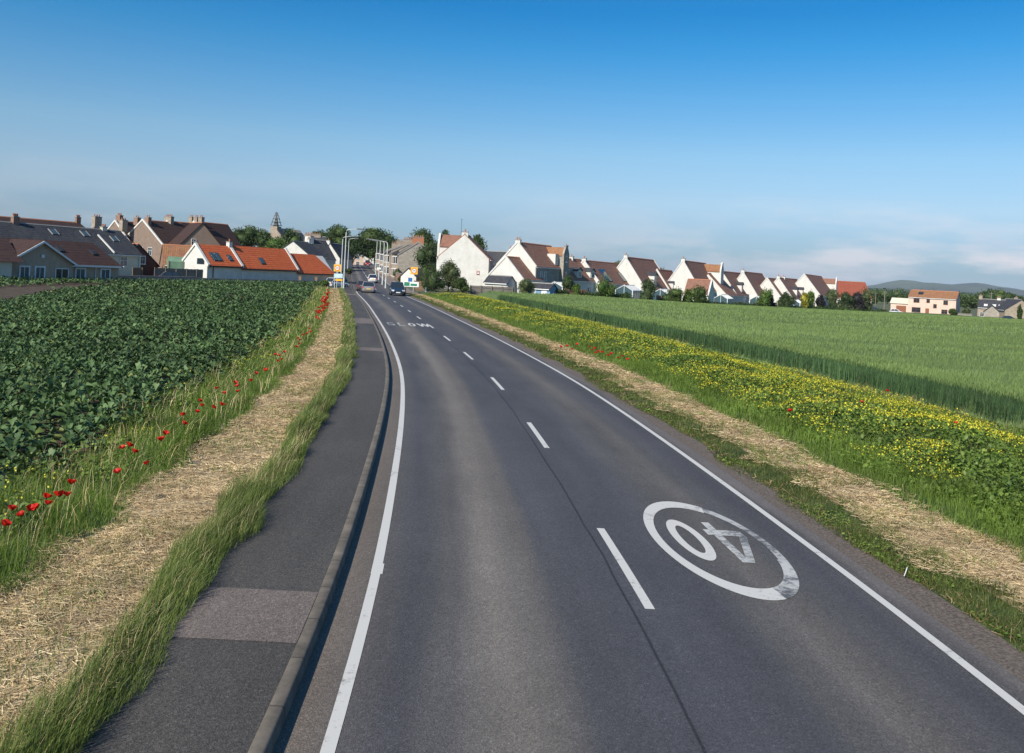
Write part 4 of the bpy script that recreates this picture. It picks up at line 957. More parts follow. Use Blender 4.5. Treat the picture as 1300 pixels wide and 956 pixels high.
steptower(t, 9.5, L10 - 2.4, 4.2, h, 2.8, h - .3, H_WHITE, R_TERRA, proud=.5, nwin=2)
# low glazed conservatories and porches along the front of the row
def conserv(label, u, v, D, w_, d_, h_, a=DG):
    A = W(u, v, D); b = G(A.x, A.y); t = thing('conservatory', label, 'conservatory', (A.x, A.y, b), R(-a), 'conservatories along the row')
    g = MB(); g.prism([(-d_ / 2, 0), (d_ / 2, 0), (d_ / 2, h_ * .72), (0, h_), (-d_ / 2, h_ * .72)], 1, 0, w_); g.build('glazing', GLASS2, t)
    f = MB()
    for i in range(6):
        y = w_ * i / 5
        for s_ in (-1, 1):
            f.box((s_ * d_ / 2, y, h_ * .36), (.12, .12, h_ * .72)); f.tube([(s_ * d_ / 2, y, h_ * .72), (0, y, h_ + .03)], .07, 4)
    for s_ in (-1, 1): f.box((s_ * d_ / 2, w_ / 2, h_ * .72), (.16, w_, .14)); f.box((s_ * d_ / 2, w_ / 2, .3), (.14, w_, .6))
    f.box((0, w_ / 2, h_ + .05), (.14, w_, .12)); f.tube([(0, 0, 0), (0, 0, h_)], .05, 4); f.build('frame', TRIM, t)
for (lb, u, v, D, w_, d_, h_) in (('white framed conservatory under the roof panels, by the round tree', 792, 374, 170, 6, 3.4, 3.4), ('white conservatory right of the clipped round bush', 838, 374, 184, 6, 3.4, 3.4),
        ('white conservatory below the wide plain brown roof', 915, 377, 196, 6, 3, 3), ('small glazed porch in front of the stone-towered house', 703, 374, 148, 4, 3, 2.6), ('white conservatory in front of the two-skew house', 960, 380, 214, 6, 3, 3.2), ('white conservatory before the far three-dormer house', 1008, 384, 230, 6, 3, 2.8)):
    conserv(lb, u, v, D, w_, d_, h_)

# long low red-roofed hall, far end
t, h = house('long_hall', 'long low hall with one plain reddish tiled roof beyond the row', 'hall', (1050, 356.5), 330, 84, 11, Lfor((1050, 356.5), 330, 84, 1098), 3.2, H_CREAM, roofmat('red_brown_tile', (.24, .06, .035), (.31, .085, .05), .34, (.22, .1, .05), .4))
for s_ in (2.5, 5.5, 9, 12.5): window(t, 'R', 11, s_, 1.6, 1.4, 1.3)
# pale two-storey farmhouse
A6 = (1217, 371.5); a6 = -55
L6 = Lfor(A6, 262, a6, 1157)
t, h = house('farmhouse', 'pale pink two-storey farmhouse with orange tiled roof standing alone', 'house', A6, 262, a6, 7.4, L6, 5.3, H_PINK, R_RUST, base=-3.0)
zr6 = h
for s_, z_, ww, hh, m_ in ((3.6, 4.2, 1.1, 1.1, 2), (9.8, 4.4, .8, .9, 0), (14.0, 4.4, 1.5, 1.1, 2)): window(t, 'L', 7.4, L6 * s_ / 17, z_, ww, hh, frame=DOOR_R, bars=1 if ww > 1 else 0)
for s_, z_, ww, hh in ((3.9, 1.5, 1.5, 1.1), (7.3, 3.0, .8, 1.0), (14.0, 1.6, 2.3, 1.3)): window(t, 'L', 7.4, L6 * s_ / 17, z_, ww, hh, frame=DOOR_R, bars=1 if ww > 1 else 0)
g = MB(); g.box((-3.72, L6 * 10 / 17, 1.1), (.06, 1.0, 2.1)); g.build('door', DOOR_R, t)
skylight(t, 'L', 7.4, 5.3, h, L6 * 13 / 17, .55, 1.2, 1.5)
g = MB(); g.prism([(-3.2, -1), (2.2, -1), (2.2, 3.0), (-1.0, 4.6), (-3.2, 3.2)], 1, L6, L6 + 5); gg = g.build('garage', H_PINK, t)
g = MB(); g.prism([(-3.5, 3.1), (-1.0, 4.66), (-1.0, 4.82), (-3.5, 3.25)], 1, L6 - .0, L6 + 5.2); g.build('garage_roof', H_CREAM, gg)
g = MB(); g.box((-3.22, L6 + 2.0, 1.3), (.06, 2.8, 2.4)); g.build('garage_door', DOOR_R, gg)
# stone cottage with a dark roof at the frame edge
A7 = (1292, 382.5); a7 = -58; L7 = Lfor(A7, 246, a7, 1243)
t, h = house('stone_cottage', 'long pinkish stone cottage with dark slate roof at the right edge', 'house', A7, 246, a7, 6.4, L7, 3.4, H_BUFF, R_DARK, base=-2.9, chim=[(.4, dict(pots=1, m=H_BUFF)), (L7 * .48, dict(pots=2, m=H_WHITE, hh=.6)), (L7 - .4, dict(pots=1, m=H_BUFF, hh=1.0))])
for f_ in (.2, .42, .58, .80): skylight(t, 'L', 6.4, 3.4, h, L7 * f_, .25, .7, .9, glass=TRIM, frame=TRIM)
for f_ in (.12, .35, .88): window(t, 'L', 6.4, L7 * f_, 1.5, .9, 1.1)
g = MB(); g.box((-3.22, L7 * .72, 1.1), (.06, 1.2, 2.2)); g.build('door', DOOR_G, t)
g = MB(); g.prism([(L7 * .42, -1), (L7 * .42 + 3.6, -1), (L7 * .42 + 3.6, 2.4), (L7 * .42 + 1.8, 4.0), (L7 * .42, 2.4)], 0, -6.4, -3.2); pg = g.build('porch', H_STONE, t)
g = MB()
for q in (-1, 1): g.prism([(L7 * .42 + 1.8 + q * 2.1, 2.2), (L7 * .42 + 1.8, 4.05), (L7 * .42 + 1.8, 4.25), (L7 * .42 + 1.8 + q * 2.1, 2.4)], 0, -6.6, -3.1)
g.build('porch_roof', R_DARK, pg)
t, h = house('stone_barn', 'buff stone barn gable right of the dark-roofed cottage', 'barn', (1297, 381), 238, 10, 8, 12, 3.2, H_BUFF, R_DARK, base=-2.9)

# --- left side of the road ------------------------------------------------
# orange pantiled range in three steps
C0 = Vector((-47.3, 138.0)); t = thing('pantiled_range', 'long low white range with bright orange-red pantile roof in three stepped sections', 'building', (C0.x, C0.y, 0.1), R(-DG))
def section(x0, y0, y1, W_, ze, zr, hip=False, skewn=True, wall=H_WHITE):
    g = MB(); g.prism([(-W_, -.8), (0, -.8), (0, ze), (-W_ / 2, zr), (-W_, ze)], 1, y0, y1); w_ = g.build('wall', wall, t)
    r = MB(); ov = .28; sl_ = (zr - ze) / (W_ / 2)
    if not hip:
        for q in (0, 1):
            pts = [(0 + ov, ze - ov * sl_ + .02), (-W_ / 2, zr + .02), (-W_ / 2, zr + .2), (.08 + ov, ze - ov * sl_ + .17)]
            if q: pts = [(-W_ - p[0], p[1]) for p in pts]
            r.prism(pts, 1, y0 + .05, y1 - .02)
    else:
        e = y1 + .3; rr = [(ov, y0 + .05, ze - ov * sl_ + .1), (ov, e, ze - ov * sl_ + .1), (-W_ - ov, e, ze - ov * sl_ + .1), (-W_ - ov, y0 + .05, ze - ov * sl_ + .1), (-W_ / 2, y0 + .05, zr + .15), (-W_ / 2, y1 - 2.4, zr + .15)]
        r.add(rr, [(0, 1, 5, 4), (1, 2, 5), (2, 3, 4, 5), (3, 0, 4), (0, 3, 2, 1)])
    ro = r.build('roof', R_RED, t)
    g = MB(); g.box((ov + .07, (y0 + y1) / 2, ze - ov * sl_ + .02), (.14, y1 - y0, .22)); g.build('gutter', TRIM_D, t)
    return ro
section(0, 0, 7.4, 5.4, 2.45, 5.35); section(0, 7.4, 21.2, 5.6, 2.2, 5.5)
section(0, 21.2, 31.8, 5.6, 1.75, 4.85, hip=True)
for y, ze, zr, W_ in ((0.05, 2.45, 5.35, 5.4), (7.4, 2.45, 5.5, 5.6), (21.3, 2.2, 5.5, 5.6)):
    g = MB(); sl_ = (zr - ze) / (W_ / 2)
    for q in (0, 1):
        pts = [(.32, ze - .3 * sl_), (-W_ / 2, zr), (-W_ / 2, zr + .42), (.34, ze - .3 * sl_ + .36)]
        if q: pts = [(-W_ - p[0], p[1] - .002) for p in pts]
        g.prism(pts, 1, y - .24 + q * .003, y + .24 + q * .003)
    g.build('skew', COPE, t)
def sky_at(y, tt, wd, ln, ze, zr, W_=5.6, two=False):
    sl_ = (zr - ze) / (W_ / 2); n_ = Vector((sl_, 1)).normalized(); xc = -W_ / 2 * tt; zc = ze + (zr - ze) * tt; l0 = math.hypot(1, sl_); dx, dz = -1 / l0, sl_ / l0
    for mb_, l2, w2, h0, h1, nm, mt in ((MB(), ln / 2, wd / 2, .12, .30, 'skylight', GLASS2), (MB(), ln / 2 + .1, wd / 2 + .1, .12, .25, 'frame', TRIM_D)):
        pts = [(xc + dx * l_ + n_.x * h_, zc + dz * l_ + n_.y * h_) for l_, h_ in ((-l2, h0), (l2, h0), (l2, h1), (-l2, h1))]
        mb_.prism(pts, 1, y - w2, y + w2)
        if nm == 'skylight': p_ = mb_.build(nm, mt, t)
        else: mb_.build(nm, mt, p_)
sky_at(2.1, .38, .75, 1.6, 2.45, 5.35); sky_at(3.1, .38, .75, 1.6, 2.45, 5.35); sky_at(5.6, .35, .7, 1.1, 2.45, 5.35); sky_at(13.0, .32, .8, 1.2, 2.2, 5.5)
chimney(t, -2.7, 7.3, 4.9, 6.2, .7, .7, 1, H_WHITE)
g = MB(); g.box((-1.4, -.03, 2.9), (1.5, .08, .9)); g.build('window', GLASS, t)
for y in (1.2, 7.6): g = MB(); g.tube([(.1, y, -.2), (.1, y, 2.2)], .07, 6); g.build('downpipe', TRIM_D if y < 3 else TRIM, t)
for y, L_ in ((9.5, 2.2),): pass

# brown bungalow with front gable and hipped right wing
B0 = W(53.3, 307, 97); tb = thing('bungalow', 'brown-roofed bungalow with grey-brown front gable and white-framed windows', 'bungalow', (B0.x, B0.y, 0), R(-DG))
# local: +y along the grid away, +x towards the road
zg = B0.z; Wg = 8.0; zeg = 2.15
g = MB(); g.prism([(-Wg / 2, -1), (Wg / 2, -1), (Wg / 2, zeg), (0, zg), (-Wg / 2, zeg)], 0, -9, 0); g.build('gable_wall', H_BROWN, tb)
def xroof(mb, y0c, Wd, ze, zr, x0, x1, ov=.3, th=.16):
    sl_ = (zr - ze) / (Wd / 2)
    for q in (-1, 1): mb.prism([(y0c + q * (Wd / 2 + ov), ze - ov * sl_ + .02), (y0c, zr + .02), (y0c, zr + .02 + th), (y0c + q * (Wd / 2 + ov), ze - ov * sl_ + .02 + th)], 0, x0, x1)
g = MB(); xroof(g, 0, Wg, zeg, zg, -9, .35); g.build('roof', R_BROWN, tb)
g = MB(); sl_ = (zg - zeg) / (Wg / 2)
for q in (-1, 1): g.prism([(q * (Wg / 2 + .3), zeg - .3 * sl_ - .12), (0, zg - .12), (0, zg + .12), (q * (Wg / 2 + .3), zeg - .3 * sl_ + .12)], 0, .36, .44)
g.build('bargeboard', TRIM, tb)
# side wing: ridge along the grid, hipped at the far end
y1w = 11.2; Ww = 8.5; xw = -1.2; zew, zrw = 2.0, 4.75
g = MB(); g.box((xw - Ww / 2, (y1w + 4) / 2, .5), (Ww, y1w - 4, 3.0)); g.build('wall', H_BROWN, tb)
g = MB(); ov = .4; a0, b0 = xw - Ww - ov, xw + ov; y0w = -1.5; ze_ = zew - .05
pts = [(a0, y0w, ze_), (b0, y0w, ze_), (b0, y1w + ov, ze_), (a0, y1w + ov, ze_), (xw - Ww / 2, y0w, zrw), (xw - Ww / 2, y1w - .4, zrw)]
g.add(pts, [(1, 2, 5, 4), (2, 3, 5), (3, 0, 4, 5), (0, 1, 4), (0, 3, 2, 1)]); g.build('roof', R_BROWN, tb)
g = MB(); g.box((b0 + .05, (4.2 + y1w) / 2, ze_), (.12, y1w - 4.2, .2)); g.box(((a0 + b0) / 2, y1w + ov + .05, ze_), (Ww + .8, .12, .2)); g.build('gutter', TRIM, tb)
def winx(par, x, y, z, w_, h_, fr=.12, gl=GLASS2):
    g = MB(); g.box((x + .015, y, z), (.05, w_, h_)); o = g.build('window', gl, par)
    f = MB(); f.box((x + .04, y, z + h_ / 2 + fr / 2), (.1, w_ + 2 * fr, fr)); f.box((x + .05, y, z - h_ / 2 - fr / 2), (.14, w_ + 2 * fr, fr))
    for q in (-1, 1): f.box((x + .04, y + q * (w_ / 2 + fr / 2), z), (.098, fr, h_))
    f.box((x + .03, y, z), (.05, .06, h_)); f.build('frame', TRIM, o)
winx(tb, 0, -1.9, .95, .95, 1.4, .16); winx(tb, 0, -.1, .95, .95, 1.4, .16); winx(tb, 0, 2.6, .95, 1.5, 1.2, .08, GLASS)
winx(tb, xw, 5.9, 1.0, 1.1, 1.15, .16); winx(tb, xw, 9.3, 1.0, 1.1, 1.15, .16)
g = MB(); g.box((.12, 0.1, 2.9), (.2, .3, .35)); g.build('alarm_box', TRIM, tb)
for y_, t_ in ((5.0, .62), (9.2, .55)):
    g = MB(); zc = zew + (zrw - zew) * t_; xc = b0 - (Ww / 2 + ov) * t_; sl_ = (zrw - ze_) / (Ww / 2 + ov); an = math.atan(sl_)
    nx, nz = math.sin(an), math.cos(an); dx, dz = -math.cos(an), math.sin(an)
    P4 = [(xc + dx * l_ + nx * h_, zc + dz * l_ + nz * h_) for l_, h_ in ((-.5, .0), (.5, .0), (.5, .16), (-.5, .16))]
    g.prism(P4, 1, y_ - .3, y_ + .3); g.build('skylight', TRIM_D, tb)
for (x_, y_) in ((xw + .1, 7.9),): g = MB(); g.tube([(x_, y_, 0), (x_, y_, 1.9)], .05, 6); g.build('downpipe', TRIM, tb)
# low wing at the left with cream wall
g = MB(); g.box((-2.6, -8.5, .6), (8, 8.4, 3.2)); g.build('wing_wall', H_CREAM, tb)
g = MB(); xc_ = -2.6; pts = [(xc_ - 4.4, -13, 2.2), (xc_ + 4.4, -13, 2.2), (xc_ + 4.4, -3.2, 2.2), (xc_ - 4.4, -3.2, 2.2), (xc_ - 1.4, -13, 4.7), (xc_ - 1.4, -1.4, 4.7)]
g.add(pts, [(1, 2, 5, 4), (2, 3, 5), (3, 0, 4, 5), (0, 1, 4), (0, 3, 2, 1)]); g.build('wing_roof', R_BROWN, tb)

# slate-roofed terrace behind it
S0 = W(0, 281, 122); a_s = 22
A8 = (-60, 278.5); 
t8, h8 = house('slate_terrace', 'long cream terrace with big dark slate roof behind the bungalow', 'terrace', (-62, 278), 112, a_s, 9, Lfor((-62, 278), 112, a_s, 152), 3.5, H_CREAM, R_SLATE, base=0.0, chim=[(9, dict(m=H_BRICK, hh=.9, pots=3)), (24, dict(m=H_CREAM, hh=.5, pots=2))])
L8 = Lfor((-62, 278), 112, a_s, 152)
for y_, t_ in ((L8 * .52, .74), (L8 * .72, .76), (L8 * .90, .62)): skylight(t8, 'R', 9, 3.5, h8, y_, t_, 1.0, 1.1, GLASS2, COPE_D)
g = MB(); sl_ = (h8 - 3.5) / 4.5
g.prism([(4.7, 3.5 - .2 * sl_), (1.3, h8 - 1.3 * sl_), (1.3, h8 - 1.3 * sl_ + .35), (4.7, 3.5 - .2 * sl_ + .35)], 1, L8 * .80, L8 * .80 + .25); g.build('skew', COPE, t8)
window(t8, 'R', 9, L8 - 3.4, 2.4, 1.2, 1.3); window(t8, 'R', 9, L8 - 12, 2.4, 1.2, 1.3); g = MB(); g.tube([(4.6, L8 - .3, -1), (4.6, L8 - .3, 3.3)], .08, 6); g.build('downpipe', TRIM, t8)
t9, h9 = house('rear_terrace', 'second dark terrace with brick chimneys showing above the slate roof', 'terrace', (-30, 273.5), 150, 28, 9, Lfor((-30, 273.5), 150, 28, 100), 5.5, H_BROWN, R_BROWN, base=1.0,
    chim=[(19, dict(m=H_BRICK, hh=1.1, pots=3)), (23, dict(m=H_BUFF, hh=1.5, wx=1.0, wy=1.5, pots=3)), (29, dict(m=H_BUFF, hh=1.3, wx=1.0, wy=1.2, pots=3))])
chimney(t9, 1, 36, h9 - 3, h9 - .2, .9, .9, 1, H_WHITE)

# gabled brown block with many chimneys
gr = 'brown gabled houses with tall chimneys'
H_DUN = mat('dun_harling', (.215, .16, .125), .95, .15, 1.5, bump=.3, bscale=14)
def gb(label, A, D, W_, ze, wall, roof, ch, L_=10, a=DG, skew=1, base=.8, m=H_DUN):
    t, h = house('gabled_house', label, 'house', A, D, a, W_, L_, ze, wall, roof, skew=skew, chim=ch, base=base, group=gr); return t, h
gb('brown-roofed house with brick chimney left of the gabled group', (146, 281), 178, 9, 4.8, H_DUN, R_BROWN, [(1, dict(m=H_BRICK, hh=1.2, pots=3, wx=1.2, wy=.8))], 12)
t, h = gb('brown gable with two dark chimneys and a white raking skew', (181, 280), 176, 12, 4.6, H_DUN, R_BROWN, [(.6, dict(m=H_BRICK, hh=.5, pots=2, wx=1.1, wy=.8, x=-2.2)), (.6, dict(m=H_BRICK, hh=.6, pots=2, wx=1.1, wy=.8, x=.8))], 10)
for s_ in (-3, 0, 2.5): window(t, 'G', 12, s_, 3.4, 1.0, 1.5)
t, h = gb('brown house with a broad buff chimney in the gabled group', (212, 281.5), 182, 10, 4.8, H_DUN, R_BROWN, [(.5, dict(m=H_BUFF, hh=1.0, pots=4, wx=1.9, wy=.8))], 10)
for s_ in (-2.5, 1): window(t, 'G', 10, s_, 3.4, 1.0, 1.5)
t, h = gb('brown house carrying three tall chimneys side by side', (246, 282), 188, 9, 5.2, H_DUN, R_BROWN, [(.5, dict(m=H_BUFF, hh=1.0, pots=2, wx=1.0, wy=.8, x=-1.2)), (.5, dict(m=H_BUFF, hh=1.0, pots=2, wx=1.0, wy=.8, x=.25)), (.5, dict(m=H_BUFF, hh=1.0, pots=2, wx=1.0, wy=.8, x=1.6))], 10)
t, h = gb('tall plain brown gable just left of the trees behind the orange roof', (257, 283.5), 172, 8, 5.0, mat('tan_harling', (.27, .195, .145), .95, .1, 1), R_BROWN, [], 7, a=-38, skew=None)
window(t, 'G', 10, -1.5, 5.6, .8, 1.1)
# low dark pantiled outhouses with the white window
t, h = house('brown_outhouse', 'low dark brown building with one white-framed skylight window beside the cream terrace', 'building', (176, 311), 139, -64, 8, 7.5, 1.9, mat('dark_brick', (.10, .045, .035), .95, .2, 2), R_BROWN, base=0)
window(t, 'G', 8, .9, 2.7, .8, 1.1, surround=.14, frame=TRIM)
t, h = house('rust_roofed_house', 'low house with rusty orange-brown tile roof left of the orange range', 'building', (207, 311.5), 144, 64, 8, 9, 2.2, H_BRICK, R_RUST, base=0)
# green-roofed glasshouse
A = W(213, 330, 140); t = thing('glasshouse', 'pale green netted garden frame left of the white gable end', 'garden frame', (A.x, A.y, 0), R(-60))
g = MB(); g.prism([(-1.2, 0), (1.2, 0), (1.2, 2.7), (.4, 3.5), (-1.2, 2.9)], 1, 0, 4.4); g.build('net_panel', mat('green_net', (.14, .235, .155), .6, .2, .8), t)
g = MB()
for y in (0, 2.2, 4.4):
    for x in (-1.23, 1.23): g.box((x, y, 1.4), (.1, .12, 2.8))
g.build('post', WOOD_G, t)

# white cottages between the orange range and the street
t, h = house('white_cottage', 'white gable rising behind the orange pantile roof, near the church', 'house', (372, 306.5), 196, 8, 8.2, 10, 4.0, H_WHITE, R_SLATE, base=1.0, chim=[(9.5, dict(pots=2))])
t, h = house('slate_house', 'slate-roofed house with white skew and white chimney with two pots', 'house', (391, 304.5), 214, 38, 8, 5.5, 3.4, H_WHITE, R_SLATE, base=1.2, skew=1, chim=[(.4, dict(hh=.9, wx=2.0, wy=1.1, pots=3))])
g = MB(); 
t, h = house('white_cottage', 'small white gable with a white chimney, last before the street trees', 'house', (419, 309.5), 226, 10, 5.6, 9, 3.4, H_WHITE, R_SLATE, base=1.6, chim=[(.4, dict(hh=.8, x=-.6, wx=.9, wy=.8, pots=1))])
t, h = house('stone_house', 'stone house showing only its row of many chimney pots above the slate roof', 'house', (386, 300), 250, 80, 9, 6, 5.5, H_BUFF, R_SLATE, base=2.2, chim=[(2.4, dict(m=H_BUFF, wx=.9, wy=4.4, hh=.7, pots=7))])
# church: stone gable with an open crown spire
Ac = W(349, 289, 320); t = thing('church', 'old stone church gable topped by a small dark ironwork spire', 'church', (Ac.x, Ac.y, 2.0), R(-20)); hc = Ac.z - 2.0
g = MB(); gable_shell(g, 13, 0, 16, hc - 6.5, hc); g.build('wall', H_BUFF, t); g = MB(); roof_slabs(g, 13, .6, 15, hc - 6.5, hc - .2); g.build('roof', R_SLATE, t)
g = MB(); g.box((-.6, 1.5, hc - .8), (2.8, 2.6, 2.6)); tw = g.build('tower', H_BUFF, t)
g = MB()
for lv, (zz, hw) in enumerate(((hc + .9, 1.3), (hc + 2.1, 1.0), (hc + 3.3, .7), (hc + 4.4, .35))):
    g.box((-.6, 1.5, zz), (2 * hw + .5, 2 * hw + .5, .16))
    for i in (-1, 1):
        for j in (-1, 1): g.tube([(-.6 + i * hw, 1.5 + j * hw, zz), (-.6 + i * hw * .75, 1.5 + j * hw * .75, zz + 1.15)], .12, 5)
g.tube([(-.6, 1.5, hc + .4), (-.6, 1.5, hc + 2.4), (-.6, 1.5, hc + 5.0)], [1.0, .6, .12], 8); g.box((-.6, 1.5, hc + 5.3), (1.1, .12, .12)); g.tube([(-.6, 1.5, hc + 4.9), (-.6, 1.5, hc + 5.9)], .08, 5); g.build('spire', mat('spire_iron', (.10, .09, .08), .7, .2, 2), tw)

# stone terrace up the right side of the street
dst = -10.7
def street_house(label, apex, D, L_, first=False, base=None):
    A = W(*apex, D); t, h = house('terraced_house', label, 'house', apex, D, dst, 8.2, L_, 5.3, H_STONE if first else H_BUFF, R_TERRA if not first else R_SLATE, base=G(-19 - (D - 130) * .185, D), skew=1, cope=COPE_D, eaves=COPE_D, group='stone terraced houses up the street',
        chim=[(.6, dict(m=POTM if first else H_BUFF, wx=2.4, wy=.9, hh=1.2, pots=5))])
    for s_ in (L_ * .28, L_ * .72):
        g = MB(); g.prism([(-4.1, s_ - 1.3), (-5.0, s_ - .8), (-5.0, s_ + .8), (-4.1, s_ + 1.3)], 2, -1, 5.6); by = g.build('bay', H_BUFF, t)
        for z_ in (1.4, 4.1): g = MB(); g.box((-5.02, s_, z_), (.06, 1.2, 1.5)); wd_ = g.build('window', GLASS, by); g = MB(); g.box((-5.04, s_, z_), (.08, .08, 1.5)); g.box((-5.04, s_, z_ + .78), (.08, 1.4, .1)); g.box((-5.04, s_, z_ - .78), (.12, 1.4, .1)); g.build('frame', TRIM, wd_)
        for z_ in (1.4, 4.1):
            g = MB(); g.box((-4.57, s_ - 1.07, z_), (.72, .06, 1.5), rz=math.atan2(.5, -.9)); w2_ = g.build('window', GLASS, by); g = MB(); g.box((-4.59, s_ - 1.10, z_ + .82), (.9, .1, .14), rz=math.atan2(.5, -.9)); g.box((-4.59, s_ - 1.10, z_ - .82), (.9, .12, .14), rz=math.atan2(.5, -.9)); g.box((-4.59, s_ - 1.10, z_), (.07, .08, 1.5), rz=math.atan2(.5, -.9)); g.build('frame', TRIM, w2_)
        g = MB(); g.prism([(-5.2, 5.45), (-3.9, 5.45), (-3.9, 6.2)], 1, s_ - 1.5, s_ + 1.5); g.build('bay_roof', R_SLATE, by)
    if first: window(t, 'G', 8.2, .6, 4.6, .7, 1.2)
    return t
street_house('grey stone end house with wide gable and orange chimney pots beside the street', (531, 308.5), 192, 12, True)
street_house('second stone terraced house up the street behind the end gable', (519, 310.5), 206, 13)
street_house('third stone terraced house up the street', (510, 312.5), 222, 13)
street_house('topmost stone terraced house near the crest of the street', (503, 315), 240, 15)
# little shop with orange fascia at the terrace foot
A = W(527, 341, 158); t, h = house('roadside_kiosk', 'small white building with dark mono roof and orange fascia behind the right speed sign', 'kiosk', (519, 341), 160, 34, 3.6, 5, 1.9, H_WHITE, R_DARK, base=0.1, eaves=paint('orange_fascia', (.7, .22, .03), .6, .1))
g = MB(); g.box((.5, -.04, 1.1), (.9, .08, 1.2)); g.build('window', glassmat('blue_window', (.04, .12, .3), .2), t)
# houses closing the view at the crest
t, h = house('beige_house', 'beige two-storey house closing the view over the crest of the street', 'house', (462, 321), 345, 80 - 180 + 0, 8, 9.5, 4.6, mat('beige_render', (.56, .42, .31), .9, .1, .8), R_SLATE, base=2.6, chim=[(.6, dict(pots=2, m=H_CREAM)), (9, dict(pots=2, m=H_CREAM))])
for s_ in (2.2, 6.5): window(t, 'L', 8, s_, 3.9, 1.1, 1.5, surround=.12)
for s_ in (2.2, 6.5): window(t, 'L', 8, s_, 1.3, 1.1, 1.5, surround=.12)
t, h = house('white_house', 'narrow white gable at the crest right of the beige house', 'house', (467, 323), 352, 0, 5, 8, 4.0, H_WHITE, R_SLATE, base=2.6)
t, h = house('white_house', 'low white house at the crest left of the beige house', 'house', (449, 326.5), 350, -80, 5, 5, 2.6, H_WHITE, R_SLATE, base=2.6)

# ------------------------------------------------------------------ trees, shrubs, hedges
L_OAK = leafmat('tree_leaf', (.022, .045, .010), (.085, .13, .030), .6, .2, patch=3.5, dark=(.65, 1.3))
L_PALE = leafmat('pale_leaf', (.06, .085, .03), (.14, .17, .07), .6, .25, patch=2.5)
L_BRIGHT = leafmat('bright_leaf', (.06, .12, .02), (.15, .22, .045), .55, .25, patch=2)
L_GOLD = leafmat('golden_leaf', (.22, .22, .02), (.42, .38, .05), .55, .25, patch=2)
L_HEDGE = leafmat('hedge_leaf', (.03, .055, .016), (.075, .11, .035), .6, .2, patch=1.5)
L_PURP = leafmat('dark_leaf', (.02, .018, .02), (.045, .04, .04), .6, .15, patch=2)
BARK = mat('bark', (.12, .09, .065), .95, .3, 3, bump=.6)
def lobes(n, rx, ry, rz, cz, seed):
    r = np.random.default_rng(seed); out = []
    for i in range(n):
        a = r.random() * 6.283; e = (r.random() - .38) * 2.4; q = .35 + .45 * r.random(); s_ = .34 + .30 * r.random()
        out.append((math.cos(a) * math.cos(e) * q * rx, math.sin(a) * math.cos(e) * q * ry, cz + math.sin(e) * q * rz, rx * s_, ry * s_, rz * s_ * .9))
    return out
def crown_np(lb, n, leaf, k=0, g=None, core=True, seed=1):
    n = int(n * 2.0); leaf = leaf * .82; g = g or NP(); w_ = np.array([l[3] * l[4] + l[3] * l[5] for l in lb]); w_ /= w_.sum(); id_ = RNG.choice(len(lb), n, p=w_); A = np.array(lb)[id_]
    v = RNG.normal(size=(n, 3)); v /= np.linalg.norm(v, axis=1)[:, None]; r_ = 1 + (RNG.random(n) ** 2) * .24 - RNG.random(n) * .25
    P = A[:, :3] + v * A[:, 3:] * r_[:, None]
    clump = value_noise(P[:, 0] + P[:, 2] * .7, P[:, 1] + P[:, 2], leaf * 3.2, seed) ; P = P[clump > .22]
    P = P[P[:, 2] > .05]
    leafquads(g, P, leaf * (.6 + .8 * RNG.random(len(P))), k, 1.0)
    if core:
        for x, y, z, a, b, c in lb:
            vs = []; fs = []; nu, nv = 8, 5
            for j in range(nv + 1):
                ph = math.pi * j / nv
                for i in range(nu): th = 2 * math.pi * i / nu; q = .66 * (1 + .12 * math.sin(3 * th + x)); vs.append((x + a * q * math.sin(ph) * math.cos(th), y + b * q * math.sin(ph) * math.sin(th), max(0.03, z + c * q * math.cos(ph))))
            for j in range(nv):
                for i in range(nu): fs.append((j * nu + i, j * nu + (i + 1) % nu, (j + 1) * nu + (i + 1) % nu, (j + 1) * nu + i))
            g.add(np.array(vs), np.array(fs).ravel(), [4] * len(fs), k)
    return g
SEED = [100]
def tree(label, u, vtop, D, wpx, m, name='tree', cat='tree', n=1500, trunk_f=.3, group=None, hmin=None, base=None, flat=1.0):
    """crown wpx pixels wide whose top sits at pixel (u, vtop)"""
    A = W(u, vtop, D); b = G(A.x, A.y) if base is None else base; h = A.z - b; r_ = wpx / 2 * D / F; SEED[0] += 1
    t = thing(name, label, cat, (A.x, A.y, b), RNG.random() * 6, group)
    tb_ = h * trunk_f; cz = (h + tb_) / 2; rz = (h - tb_) / 2
    lb = [(l[0], l[1], min(l[2], h - l[5] * .98), *l[3:]) for l in lobes(13, r_ * 1.05, r_ * 1.05, rz * 1.05, cz, SEED[0])]
    lb.append((0, 0, h - rz * .5, r_ * .5, r_ * .5, rz * .5))
    crown_np(lb, n, max(.3, D * .0021), seed=SEED[0]).build('crown', m, t)
    g = MB(); g.tube([(0, 0, -.5), (0, 0, tb_ * .6), (.1, 0, cz)], [h * .035, h * .028, h * .015], 8)
    for q in range(4):
        an = q * 1.6 + SEED[0]; g.tube([(0, 0, tb_ * .7), (math.cos(an) * r_ * .3, math.sin(an) * r_ * .3, cz * .85), (math.cos(an) * r_ * .6, math.sin(an) * r_ * .6, cz * 1.05)], [h * .018, h * .012, h * .006], 6)
    g.build('trunk', BARK, t); return t
